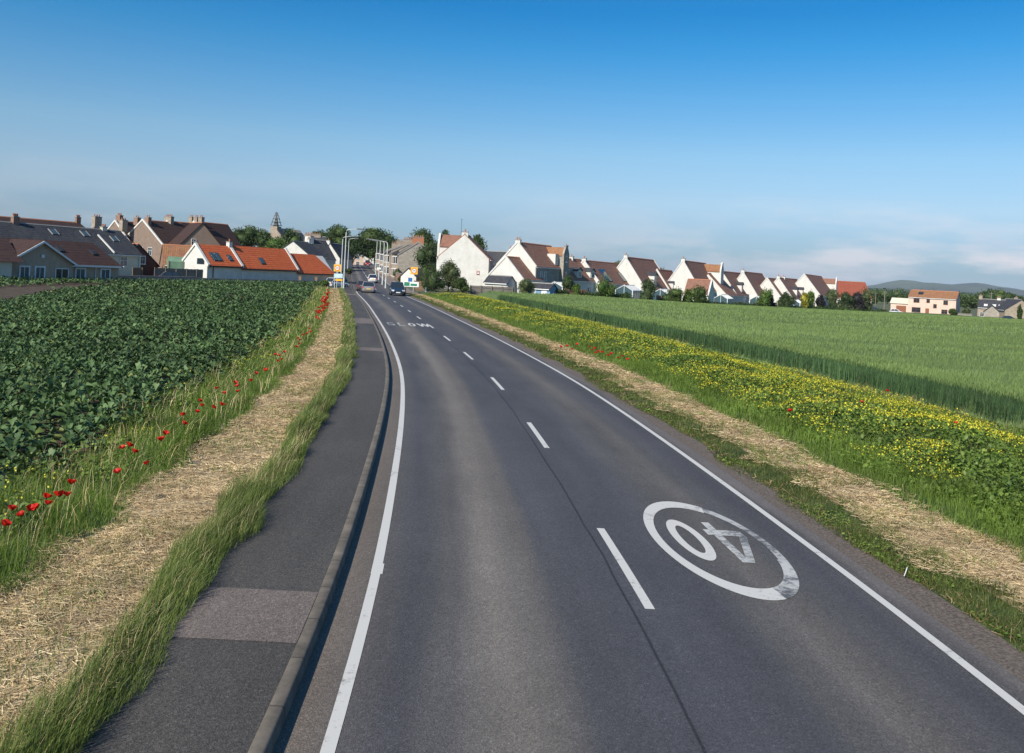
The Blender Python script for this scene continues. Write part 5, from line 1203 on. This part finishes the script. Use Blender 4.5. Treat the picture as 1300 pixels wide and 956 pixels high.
def shrub(label, u, vtop, D, wpx, m, name='shrub', cat='shrub', n=700, group=None, base=None, nl=7):
    A = W(u, vtop, D); b = G(A.x, A.y) if base is None else base; h = max(.4, A.z - b); r_ = wpx / 2 * D / F; SEED[0] += 1
    t = thing(name, label, cat, (A.x, A.y, b), RNG.random() * 6, group)
    lb = [(l[0], l[1], min(max(l[2], l[5] * .6), h - l[5] * .95), *l[3:]) for l in lobes(nl, r_, r_, h * .5, h * .48, SEED[0])] + [(0, 0, h * .5, r_ * .62, r_ * .62, h * .5)]
    crown_np(lb, n, max(.16, D * .0016), seed=SEED[0]).build('crown', m, t)
    g = MB(); g.tube([(0, 0, -.3), (0, 0, h * .5)], [.12, .06], 6); g.tube([(0, 0, 0), (r_ * .3, 0, h * .5)], [.07, .03], 5); g.build('stem', BARK, t); return t
def hedge(label, p0, p1, h, wd, m, n=1800, group=None, name='hedge'):
    (x0, y0), (x1, y1) = p0, p1; L_ = math.hypot(x1 - x0, y1 - y0); b = G((x0 + x1) / 2, (y0 + y1) / 2)
    t = thing(name, label, 'hedge', (x0, y0, b), math.atan2(y1 - y0, x1 - x0), group); k = max(3, int(L_ / 1.6)); lb = []
    for i in range(k):
        hh = h * random.uniform(.75, 1.1); lb.append((L_ * (i + .5) / k, random.uniform(-.15, .15), hh * .5, L_ / k * .85, wd * .5, hh * .5))
    crown_np(lb, n, .30, seed=7 + k).build('foliage', m, t)
    g = MB()
    for i in range(0, k, 2): g.tube([(L_ * (i + .5) / k, 0, -.3), (L_ * (i + .5) / k, 0, h * .4)], [.07, .04], 5)
    g.build('stem', BARK, t); return t

gt_ = 'trees behind the village'
tree('dark rounded tree left of the row behind the orange range', 286, 293, 240, 34, L_OAK, group=gt_)
tree('broad dark tree behind the orange roof, tallest of its row', 317, 286, 245, 44, L_OAK, group=gt_, n=2200)
tree('low bushy tree between the tall dark tree and the church', 338, 294, 232, 26, L_OAK, group=gt_)
tree('green tree in front of the church base', 354, 302, 215, 38, L_BRIGHT, group=gt_, n=1800, trunk_f=.15)
tree('paler bushes under the row behind the orange roof', 298, 304, 215, 46, L_HEDGE, group=gt_, trunk_f=.1)
tree('small dark tree right of the church spire', 369, 289, 260, 30, L_OAK, group=gt_)
tree('dark tree top beside the brown gabled houses', 270, 285, 255, 16, L_OAK, group=gt_)
tree('dark tree behind the many-potted stone chimney', 403, 292, 290, 30, L_OAK, group=gt_)
tree('great rounded dark tree left of the street', 428, 286, 262, 52, L_OAK, group=gt_, n=3600, trunk_f=.12)
tree('dark lower tree filling the left side of the street top', 449, 301, 285, 32, L_OAK, group=gt_, n=2000, trunk_f=.05)
tree('dark tree on the left pavement side beside the white gable', 437, 312, 238, 18, L_HEDGE, group=gt_, n=1200, trunk_f=.05)
tree('great dark tree right of the street, above the lamps', 480, 290.5, 290, 52, L_OAK, group=gt_, n=3400, trunk_f=.1)
tree('dense lower tree behind the street lamps on the right', 493, 303, 270, 32, L_OAK, group=gt_, n=2000, trunk_f=.05)
tree('purple-leaved tree over the crest of the street', 463, 310, 385, 20, L_PURP, group=gt_, n=900, trunk_f=.1, base=2.5)
tree('rounded tree above the stone end house', 540, 291, 232, 40, L_OAK, group=gt_, n=2600, trunk_f=.15)
tree('tree between the stone end house and the big white gable', 546, 308, 186, 32, L_HEDGE, group=gt_, n=1600, trunk_f=.05)
tree('tree peeping over the roof of the big white house', 566, 292, 225, 16, L_OAK, group=gt_, n=900)
tree('dark tree right behind the big white gable', 606, 298, 186, 28, L_OAK, group=gt_, n=1800)
tree('tree behind the row between steep gables', 786, 331, 260, 14, L_OAK, group=gt_, n=700)
tree('low tree tops behind the brown-roofed houses', 752, 332, 260, 22, L_OAK, group=gt_, n=900)
tree('tree crown behind the glass conservatory house', 842, 340, 290, 20, L_OAK, group=gt_, n=800)
# shrubs by the white gable
gs = 'shrubs beside the big white house'
shrub('tall feathery olive-green shrub against the white gable', 571, 330, 141, 30, L_PALE, group=gs, n=2600)
shrub('dark spreading shrub at the left foot of the white gable', 551, 341, 138, 32, L_HEDGE, group=gs, n=2200)
shrub('low dark green bush under the white gable corner', 587, 353, 137, 24, L_OAK, group=gs, n=1500)
shrub('small bush by the place-name sign', 538, 350, 142, 18, L_PALE, group=gs, n=900)
shrub('dark green bush between the kiosk and the shrubs', 545, 334, 158, 28, L_HEDGE, group=gs, n=1200)
gh = 'garden bushes in front of the row'
for lb, u, v, D, w_, m_ in (('brown-green shrub before the stone-fronted house', 669, 353, 143, 20, L_PALE), ('reddish-green bush right of the stone tower', 722, 350, 148, 22, L_HEDGE), ('light green small bush left of the round tree', 733, 361, 146, 12, L_BRIGHT),
        ('bright green round-headed garden tree before the dark roof panels', 769, 350, 150, 26, L_BRIGHT), ('large clipped dome-shaped bush', 823, 355, 160, 28, L_HEDGE), ('square dark hedge block right of the clipped dome', 860, 366, 168, 30, L_OAK),
        ('dark bush before the low white wing', 886, 361, 172, 26, L_OAK), ('bright bush at the left of the dark bush by the wing', 874, 368, 168, 10, L_BRIGHT), ('round green tree in front of the two-skew house', 971, 366, 198, 20, L_BRIGHT),
        ('dark purple bush right of the round green tree', 979, 374, 200, 12, L_PURP), ('round mid-green bush before the three-dormer house', 998, 371, 208, 20, L_HEDGE), ('golden yellow shrub near the far end of the row', 1022, 373, 214, 12, L_GOLD), ('tall yellow-green shrub beside the golden one', 1030, 370, 218, 16, L_BRIGHT),
        ('dark shrub at the row end', 1042, 374, 222, 14, L_PURP), ('olive tree in front of the long hall', 1058, 366, 232, 24, L_PALE), ('green tree before the long hall', 1075, 371, 236, 22, L_HEDGE), ('dark purple tree right of the hall trees', 1088, 372, 236, 20, L_PURP), ('tall olive tree at the right end of the hall', 1098, 365, 240, 20, L_PALE),
        ('rounded dark bush at the farmhouse gable corner', 1211, 392.5, 240, 12, L_OAK), ('narrow dark conifer on the barn gable', 1295, 387, 232, 6, L_OAK), ('pale bush in the gap between the farmhouse and the cottage', 1227, 391, 262, 10, L_PALE)):
    shrub(lb, u, v, D, w_, m_, group=gh, n=1300)
def P2(u, D): a = W(u, 345, D); return (a.x, a.y)
hedge('low dark garden hedge before the first row houses', P2(735, 147), P2(800, 155), 1.5, 1.4, L_OAK)
hedge('dark hedge right of the clipped dome-shaped bush', P2(836, 162), P2(905, 178), 1.5, 1.5, L_OAK)
hedge('straggling brown-green hedge in the middle of the row', P2(905, 178), P2(968, 198), 1.5, 1.4, L_HEDGE)
hedge('dark hedge along the far end of the row', P2(968, 198), P2(1060, 226), 1.7, 1.6, L_OAK)
hedge('long dark hedge between the row and the pale farmhouse', P2(1060, 226), P2(1128, 244), 1.5, 1.6, L_OAK)
hedge('clipped hedge by the stone-fronted house', P2(697, 143), P2(722, 146), 1.3, 1.2, L_HEDGE)

# far trees on the right
gf = 'far trees on the right'
i = 0
for u, v, D, w_, lbx in ((1100, 372, 420, 26, 'far dark tree just right of the hall'), (1113, 371, 450, 24, 'far tree above the field gate gap'), (1127, 374, 470, 26, 'far tree left of the pale farmhouse'), (1142, 374, 430, 24, 'far tree behind the garage'), (1226, 377, 420, 26, 'far dark tree right of the farmhouse'),
        (1243, 376, 440, 26, 'far dark tree above the cottage roof end'), (1262, 366, 400, 38, 'largest far tree, rising over the cottage roof'), (1281, 371, 420, 30, 'far tree over the right cottage chimney'), (1297, 377, 430, 24, 'far tree at the right frame edge')):
    tree(lbx, u, v, D, w_, L_OAK, group=gf, n=900, trunk_f=.02, base=-3.0)
# wooded belts far behind, one mass each
g = NP()
for (x0, y0, x1, y1, hh) in ((330, 700, 700, 640, 9), (260, 820, 900, 900, 10), (430, 1200, 1200, 1150, 12), (150, 950, 500, 1000, 9), (-60, 640, 150, 700, 7)):
    L_ = math.hypot(x1 - x0, y1 - y0); k = int(L_ / 14); lb = []
    for i in range(k):
        t_ = (i + .5) / k; q = random.uniform(.7, 1.25); lb.append((x0 + (x1 - x0) * t_, y0 + (y1 - y0) * t_ + random.uniform(-8, 8), -2 + hh * q * .4, 10, 9, hh * q * .5))
    crown_np([(a, b, max(c, 0.1) , d, e, f) for a, b, c, d, e, f in lb], k * 60, 2.2, 0, g, True, seed=5)
w_ = g.build('woodland', L_OAK); w_.location.z = -2.6
lab(w_, 'belts of dark woodland far beyond the fields under the hills', 'woodland', 'stuff')

# ------------------------------------------------------------------ walls, fences
def runwall(name, label, cat, p0, p1, h, th, m, cope=None, group=None, z=None):
    (x0, y0), (x1, y1) = p0, p1; L_ = math.hypot(x1 - x0, y1 - y0); b = G((x0 + x1) / 2, (y0 + y1) / 2) if z is None else z
    t = thing(name, label, cat, (x0, y0, b), math.atan2(y1 - y0, x1 - x0), group)
    g = MB(); g.box((L_ / 2, 0, h / 2 - .2), (L_, th, h + .4)); g.build('wall', m, t)
    if cope: g = MB(); g.box((L_ / 2, 0, h + .05), (L_ + .04, th + .1, .1)); g.build('coping', cope, t)
    return t
def fence(label, p0, p1, h, m, group=None, step=1.8, board=.14):
    (x0, y0), (x1, y1) = p0, p1; L_ = math.hypot(x1 - x0, y1 - y0); b = G((x0 + x1) / 2, (y0 + y1) / 2)
    t = thing('fence', label, 'fence', (x0, y0, b), math.atan2(y1 - y0, x1 - x0), group); g = MB(); n = int(L_ / board)
    for i in range(n): g.box(((i + .5) * L_ / n, .03, h / 2 + random.uniform(-.02, .02)), (L_ / n - .015, .02, h))
    for z_ in (.3, h - .3): g.box((L_ / 2, -.005, z_), (L_, .045, .09))
    g.build('board_panel', m, t)
    k = int(L_ / step) + 1
    for i in range(k):
        g = MB(); g.box((min(L_, i * step), -.07, h / 2), (.1, .09, h + .15)); g.build('post', m, t)
    return t
runwall('boundary_wall', 'long low dark stone wall along the far edge of the kale field', 'wall', (-63, 90.5), (-45.2, 127.2), .62, .35, H_STONE, COPE_D, z=.05)
runwall('boundary_wall', 'low dark kerb wall in front of the orange pantiled range', 'wall', (-45.2, 127.2), (-27.5, 158), .5, .35, H_STONE, COPE_D, z=.05)
g = fence('weathered wooden fence behind the wall left of the white gable end', P2(196, 129), P2(258, 136), 1.75, WOOD_G); 
fence('pale wooden fence panel beside the dark yard gap', P2(168, 124), P2(182, 126), 1.7, WOOD)
fence('brown fence running right from the white gable house', P2(598, 139), P2(655, 142), 1.35, WOOD_G)
fence('brown slatted fence beside the bush right of the blue shed', P2(718, 146), P2(747, 149), 1.7, WOOD)
fence('small wooden fence panel right of the clipped dome-shaped bush', P2(835, 163), P2(843, 165), 1.9, WOOD)
fence('low fence at the foot of the big shrubs', P2(527, 139), P2(542, 139), 1.6, WOOD)
runwall('garden_wall', 'low grey garden wall between the farmhouse and the cottage', 'wall', P2(1216, 246), P2(1236, 240), 1.5, .4, H_STONE, COPE_D, z=-2.9)
for lbx, u in (('short brown wooden post by the orange range wall', 381.5), ('stout wooden post at the end of the kale field', 402)):
    a = W(u, 345, 150); g = MB(); g.box((0, 0, .55), (.45, .3, 1.1)); g.box((0, 0, 1.13), (.53, .38, .08)); o = g.build('wooden_post', WOOD); o.location = (a.x, a.y, .1); tag(o, lbx, 'post')
# rough garden bank with weeds left of the street
shrub('yellow-green weeds at the end of the kale field', 412, 356, 134, 16, L_BRIGHT, n=500); shrub('scrubby growth by the street wall, left side', 443, 341, 205, 10, L_HEDGE, n=500)
shrub('scrubby brown hedge on the right pavement uphill', 505, 341, 190, 12, L_PALE, n=500); shrub('low garden hedge below the stone end house', 511, 350, 168, 14, L_HEDGE, n=600)
runwall('garden_wall', 'low stone wall along the left pavement of the street', 'wall', (float(C(150)) - 6.2, 150), (float(C(235)) - 6.2, 235), 1.1, .35, H_STONE, COPE_D, z=1.0)
runwall('garden_wall', 'reddish garden wall along the right pavement of the street', 'wall', (float(C(165)) + 6.2, 165), (float(C(250)) + 6.2, 250), 1.1, .35, H_BRICK, COPE_D, z=1.2)

# ------------------------------------------------------------------ lamps, signs
M_POST = mat('lamp_steel', (.50, .52, .50), .5, .08, 2, spec=.5)
def lamp(label, u, vbase, D, vtop, arm, first=None):
    """lamp column, its arm reaching over the road"""
    x, y, z0 = W(u, vbase, D); b = G(x, y) + .1; h = W(u, vtop, D).z - b
    t = thing('street_lamp', label, 'street lamp', (x, y, b), 0, 'street lamps')
    s_ = 1 if arm > 0 else -1; g = MB(); g.tube([(0, 0, 0), (0, 0, 1.5)], [.13, .13], 12); g.tube([(0, 0, 1.5), (0, 0, h - .5), (s_ * .08, 0, h - .15), (s_ * .35, 0, h)], [.085, .07, .06, .05], 10); g.build('column', M_POST, t)
    g = MB(); g.tube([(s_ * .33, 0, h), (arm, 0, h + .12)], .045, 8); g.build('arm', M_POST, t)
    g = MB(); g.prism([(arm - .1 * s_, h + .05), (arm + .75 * s_, h + .1), (arm + .75 * s_, h + .2), (arm + .2 * s_, h + .27), (arm - .1 * s_, h + .2)], 1, -.16, .16); hd = g.build('lamp_head', mat('lamp_grey', (.16, .16, .165), .5, .1, 2), t)
    g = MB(); g.box((arm + .35 * s_, 0, h + .055), (.5, .24, .05)); g.build('lens', GLASS2, hd)
    g = MB(); g.box((0, -.125, .8), (.12, .03, .5)); g.build('access_door', M_POST, t)
    return t
lamp('nearest and tallest street lamp on the left, arm over the pavement', 436, 367, 131, 291, 1.6)
lamp('left-side street lamp directly behind the left speed sign', 433, 349, 158, 300.5, 1.4)
lamp('farthest left-side street lamp', 441.5, 337, 205, 303, 1.4)
lamp('nearest right-side street lamp, by the dark blue car', 489.5, 364, 142, 307, -1.5)
lamp('second right-side street lamp up the street', 485.5, 358, 158, 306.5, -1.5)
lamp('third right-side street lamp with a small sign on it', 481, 350, 180, 305.5, -1.6)
lamp('farthest right-side street lamp', 477.3, 338, 215, 304.5, -2.0)

Y_SIGN = paint('sign_yellow', (.80, .42, .015), .5, .1); W_SIGN = paint('sign_white', (.80, .80, .78), .45, .1); R_SIGN = paint('sign_red', (.55, .015, .02), .45, .1); K_SIGN = paint('sign_black', (.012, .012, .014), .5, .1); G_SIGN = paint('sign_green', (.02, .20, .10), .5, .1); PB_SIGN = paint('sign_pale_blue', (.45, .62, .66), .5, .1)
def text_mesh(txt, size, m, parent, loc, name='number', sx=1.0):
    c = bpy.data.curves.new('t', 'FONT'); c.body = txt; c.size = size; c.extrude = .004; c.align_x = 'CENTER'; c.align_y = 'CENTER'
    o = bpy.data.objects.new('t', c); COL.objects.link(o); dg = bpy.context.evaluated_depsgraph_get(); dg.update(); me = bpy.data.meshes.new_from_object(o.evaluated_get(dg)); bpy.data.objects.remove(o); bpy.data.curves.remove(c)
    me.materials.clear(); me.materials.append(m); q = bpy.data.objects.new(name, me); COL.objects.link(q); q.parent = parent; q.location = loc; q.rotation_euler = (R(90), 0, 0); q.scale = (sx, 1, 1); return q
def speed_sign(label, u, v, D, size, rz=0, town=None):
    A = W(u, v, D); b = G(A.x, A.y); h = A.z - b; t = thing('speed_limit_sign', label, 'road sign', (A.x, A.y, b), rz, 'yellow-backed speed limit signs')
    g = MB(); g.box((0, 0, h), (size, .03, size)); bk = g.build('backing_board', Y_SIGN, t, bevel=.02)
    r_ = size * .36; g = MB(); g.disc((0, -.025, h), r_, 1, .012, 32); d_ = g.build('sign_face', W_SIGN, bk)
    g = MB(); g.disc((0, -.033, h), r_, 1, .012, 32, r2=r_ * .78); g.build('red_ring', R_SIGN, bk)
    text_mesh('30', size * .40, K_SIGN, bk, (0, -.042, h))
    g = MB(); [g.tube([(q * size * .25, .06, 0), (q * size * .25, .06, h + size * .3)], .038, 8) for q in ((-1, 1) if town else (0,))]; g.build('post', M_POST, t)
    return t
speed_sign('yellow-backed 30 speed limit sign left of the road before the lamps', 428.3, 340.2, 127, 1.02, 0)
speed_sign('yellow-backed 30 speed limit sign on the right before the kiosk', 525.8, 343.8, 131, 1.05, 0)
# boards under the signs
A = W(429.5, 352, 126); b = G(A.x, A.y); t = thing('place_sign', 'pale blue and white place sign with a yellow lower strip, left of the street', 'sign', (A.x, A.y, b), 0)
g = MB(); g.box((0, 0, A.z - b + .2), (1.25, .04, .62)); g.build('sign_board', PB_SIGN, t, bevel=.01)
g = MB(); g.box((.1, -.002, A.z - b - .38), (1.0, .04, .28)); g.build('yellow_panel', Y_SIGN, t)
g = MB()
for i in range(3): g.box((.0, -.026, A.z - b + .36 - .16 * i), (.9 - .2 * i, .01, .04))
g.build('trim_lines', W_SIGN, t); g = MB(); [g.box((q * .5, .05, .7), (.07, .06, 1.6)) for q in (-1, 1)]; g.build('post', M_POST, t)
A = W(522, 361, 129); b = G(A.x, A.y); t = thing('place_sign', 'low white place board with dark green panel on the right verge', 'sign', (A.x, A.y, b), 0)
g = MB(); g.box((0, 0, A.z - b), (2.2, .05, .72)); g.build('sign_board', W_SIGN, t, bevel=.01)
g = MB(); g.box((-.62, -.03, A.z - b + .02), (.8, .02, .56)); g.box((.38, -.03, A.z - b - .05), (.95, .02, .34)); g.build('green_panel', G_SIGN, t)
g = MB(); [g.box((q * .9, .05, (A.z - b) / 2), (.09, .08, A.z - b)) for q in (-1, 1)]; g.build('post', WOOD, t)
A = W(481.2, 339, 180); t = thing('small_sign', 'small white sign fixed halfway up the third right-side lamp', 'sign', (A.x, A.y - .12, A.z - .3), 0); g = MB(); g.box((0, 0, 0), (.8, .03, .35)); g.build('sign_board', W_SIGN, t); g = MB(); g.box((0, .05, 0), (.3, .07, .1)); g.build('bracket', M_POST, t)
# bollards by the pavement
for lbx, u, v, D in (('dark stubby bollard at the road edge behind the blue car', 514.2, 373, 119), ('pale roadside marker post by the fence, right side', 541, 362, 134)):
    A = W(u, v, D); b = G(A.x, A.y); g = MB(); g.tube([(0, 0, -.1), (0, 0, .75), (0, 0, .82)], [.11, .10, .05], 10); o = g.build('bollard', K_SIGN if 'dark' in lbx else M_POST); o.location = (A.x, A.y, b + .02); tag(o, lbx, 'bollard')
# utility poles on the right
for lbx, u, v, D in (('bare wooden utility pole left of the pale farmhouse', 1123.5, 369, 300), ('thin far utility pole above the field hedge', 1112, 371, 380), ('thin pole over the stone cottage', 1259, 371, 300)):
    A = W(u, v, D); t = thing('utility_pole', lbx, 'pole', (A.x, A.y, -3), 0, 'utility poles'); h = A.z + 3; g = MB(); g.tube([(0, 0, 0), (0, 0, h)], [.16, .11], 8); g.build('pole', WOOD_G, t); g = MB(); g.box((0, 0, h - .4), (1.6, .12, .12)); g.build('crossarm', WOOD_G, t)
# litter in the right verge
g = MB(); g.tube([(-.12, -.16, .02), (.0, 0, .10), (.10, .14, .2)], [.012, .014, .010], 8); o = g.build('litter', W_SIGN); o.scale = (.42,) * 3; x, y = ground_hit(1150, 726, .1); o.location = (x, y, .06); tag(o, 'thin white stick of litter in the rough grass, right verge', 'litter')

# ------------------------------------------------------------------ cars
TYRE = mat('tyre_rubber', (.018, .018, .018), .85, .1, 8); RIM = paint('wheel_rim', (.42, .43, .44), .35, .2, .6); LAMPG = glassmat('headlight_glass', (.55, .56, .58), .12); TAIL = paint('tail_lamp', (.42, .01, .012), .25, .6); PLW = paint('white_plate', (.75, .75, .72), .5, 0); PLY = paint('yellow_plate', (.75, .55, .05), .5, 0)
def car(name, label, x, y, heading, colm, Ln=4.2, Wd=1.76, H=1.5, suv=False, group='cars on the street', van=False):
    """heading: degrees clockwise from straight ahead; local +y is the car's front"""
    t = thing(name, label, 'car' if not van else 'van', (x, y, G(x, y) + .01), R(-heading), group); l2 = Ln / 2; gc = .22 if suv else .17; bl = H * .56
    g = MB()   # lower body, lofted through cross sections
    secs = [(-l2, .74, .42, bl - .12), (-l2 + .10, .90, gc + .05, bl + .02), (-l2 + .5, .985, gc, bl + .06), (0, 1.0, gc, bl + .02), (l2 - 1.1, 1.0, gc, bl - .02), (l2 - .45, .96, gc, bl - .10), (l2 - .08, .86, gc + .06, bl - .22), (l2, .70, gc + .16, bl - .34)]
    vs = []
    for (yy, wf, z0, z1) in secs:
        w_ = Wd / 2 * wf; vs += [(-w_ * .9, yy, z0), (-w_, yy, z0 + (z1 - z0) * .35), (-w_ * .985, yy, z0 + (z1 - z0) * .75), (-w_ * .88, yy, z1), (0, yy, z1 + .035), (w_ * .88, yy, z1), (w_ * .985, yy, z0 + (z1 - z0) * .75), (w_, yy, z0 + (z1 - z0) * .35), (w_ * .9, yy, z0)]
    k = 9; fs = [(i * k + j, i * k + (j + 1) % k, (i + 1) * k + (j + 1) % k, (i + 1) * k + j) for i in range(len(secs) - 1) for j in range(k)] + [tuple(range(k)), tuple((len(secs) - 1) * k + j for j in range(k))]
    g.add(vs, fs); bd = g.build('body', colm, t, smooth_=False, bevel=.03)
    rb = -l2 + (.12 if suv else .25); rf = l2 - 1.25
    def cab(zs, ins, y0, y1): return [(-Wd / 2 * ins, y0, zs), (Wd / 2 * ins, y0, zs), (Wd / 2 * ins, y1, zs), (-Wd / 2 * ins, y1, zs)]
    g = MB(); g.add(cab(bl - .02, .90, rb, rf) + cab(H - .06, .72, rb + (.28 if suv else .55), rf - .85), [(0, 1, 5, 4), (1, 2, 6, 5), (2, 3, 7, 6), (3, 0, 4, 7), (4, 5, 6, 7), (3, 2, 1, 0)]); g.build('window_glass', GLASS, t)
    g = MB(); g.add(cab(H - .065, .74, rb + (.24 if suv else .50), rf - .82) + cab(H, .68, rb + (.36 if suv else .65), rf - 1.0), [(0, 1, 5, 4), (1, 2, 6, 5), (2, 3, 7, 6), (3, 0, 4, 7), (4, 5, 6, 7), (3, 2, 1, 0)])
    for s_ in (-1, 1):
        for (ya, yb) in ((rf, rf - .85), (rb, rb + (.28 if suv else .55)), ((rf + rb) / 2 - .1, (rf + rb) / 2 - .12)):
            g.tube([(s_ * Wd / 2 * .895, ya, bl - .02), (s_ * Wd / 2 * .725, yb, H - .05)], .035, 5)
    g.build('roof_panel', colm, t, bevel=.015)
    wr = .34 if suv else .31
    for yy in (-l2 + .82, l2 - .85):
        for s_ in (-1, 1):
            g = MB(); g.disc((s_ * (Wd / 2 - .10), yy, wr), wr, 0, .22, 20); w_ = g.build('wheel', TYRE, t); g = MB(); g.disc((s_ * (Wd / 2 + .015), yy, wr), wr * .62, 0, .02, 16); g.build('rim', RIM, w_)
    for s_ in (-1, 1):
        g = MB(); g.box((s_ * Wd * .355, l2 - .10, bl - .27), (.36, .16, .15), rz=-s_ * .25); g.build('headlight', LAMPG, t)
        g = MB(); g.box((s_ * Wd * .40, -l2 + .07, bl - .10), (.22, .12, .26 if suv else .18)); g.build('tail_light', TAIL, t)
        g = MB(); g.box((s_ * (Wd / 2 + .06), rf - .25, bl + .06), (.18, .10, .13)); g.build('mirror', colm, t)
    g = MB(); g.box((0, l2 + .01, gc + .22), (.52, .03, .12)); g.build('front_plate', PLW, t)
    g = MB(); g.box((0, -l2 - .012, bl - .28), (.52, .03, .12)); g.build('rear_plate', PLY, t)
    g = MB(); g.box((0, l2 - .02, gc + .36), (1.0, .06, .12)); g.box((0, l2 - .03, gc + .08), (1.3, .06, .14)); g.build('grille', K_SIGN, t)
    return t
def at_road(u, v):
    D = 140.0
    for _ in range(25):
        A = W(u, v, D); z = G(A.x, A.y); x_ = u - 650; y_ = 345 - v; b_ = x_ * SR + y_ * CR; D = .5 * D + .5 * min(400, max(20, (z - CH) * F / b_)) if abs(b_) > .5 else D
    A = W(u, v, D); return A.x, A.y
x, y = at_road(464, 372); car('parked_car', 'silver estate car driving away in the left lane', x, y + 2, -11, paint('silver_paint', (.42, .38, .37), .3, .8, .5), 4.3, 1.78, 1.5)
x, y = at_road(454.5, 370.5); car('parked_car', 'dark brownish hatchback half hidden on the left of the silver car', x - .3, y + 5.5, -11, paint('brown_paint', (.13, .085, .085), .3, .8, .3), 4.0, 1.7, 1.45)
x, y = at_road(502, 375.5); car('oncoming_car', 'dark blue high-sided car coming towards us in the right lane', x, y + 1.5, 169, paint('dark_blue_paint', (.015, .035, .07), .22, 1.0, .3), 4.4, 1.85, 1.72, suv=True)
x, y = at_road(470.5, 359.5); car('white_car', 'white car on the street beyond the silver one', x, y + 2, -11, paint('white_car_paint', (.72, .72, .72), .3, .8), 4.2, 1.8, 1.6, suv=True)
x, y = at_road(423, 366); car('parked_car', 'white car parked behind the left signs', x - .3, y + 4, 30, paint('white_car_paint_2', (.70, .70, .70), .3, .8), 4.2, 1.75, 1.5, group='parked cars')
A = W(466.5, 335.5, 304); car('red_van', 'red vehicle coming over the crest of the street', A.x, A.y, 169, paint('red_paint', (.42, .015, .012), .3, .8), 4.2, 1.8, 2.0, suv=True)
A = W(222, 350, 126); car('parked_car', 'dark car parked behind the low wall, only its roof showing', A.x, A.y, 60, paint('black_paint', (.012, .013, .018), .25, 1), 4.2, 1.75, 1.35, group='parked cars')
A = W(1139, 393, 252); car('parked_car', 'white car parked by the garage of the pale farmhouse', A.x, A.y, 120, paint('white_car_paint_3', (.72, .72, .72), .3, .8), 4.1, 1.75, 1.45, group='parked cars')
A = W(1112, 386, 262); car('parked_car', 'dark grey car parked behind the hedge left of the farmhouse', A.x, A.y, 100, paint('grey_car_paint', (.08, .09, .11), .3, .8), 4.2, 1.75, 1.5, group='parked cars')
A = W(1283, 399, 226); car('parked_car', 'dark car parked in front of the stone cottage', A.x, A.y, 110, paint('black_paint_2', (.015, .015, .018), .25, 1), 4.2, 1.75, 1.5, group='parked cars')
for ob in bpy.data.objects:
    if '_h' in ob: del ob['_h']
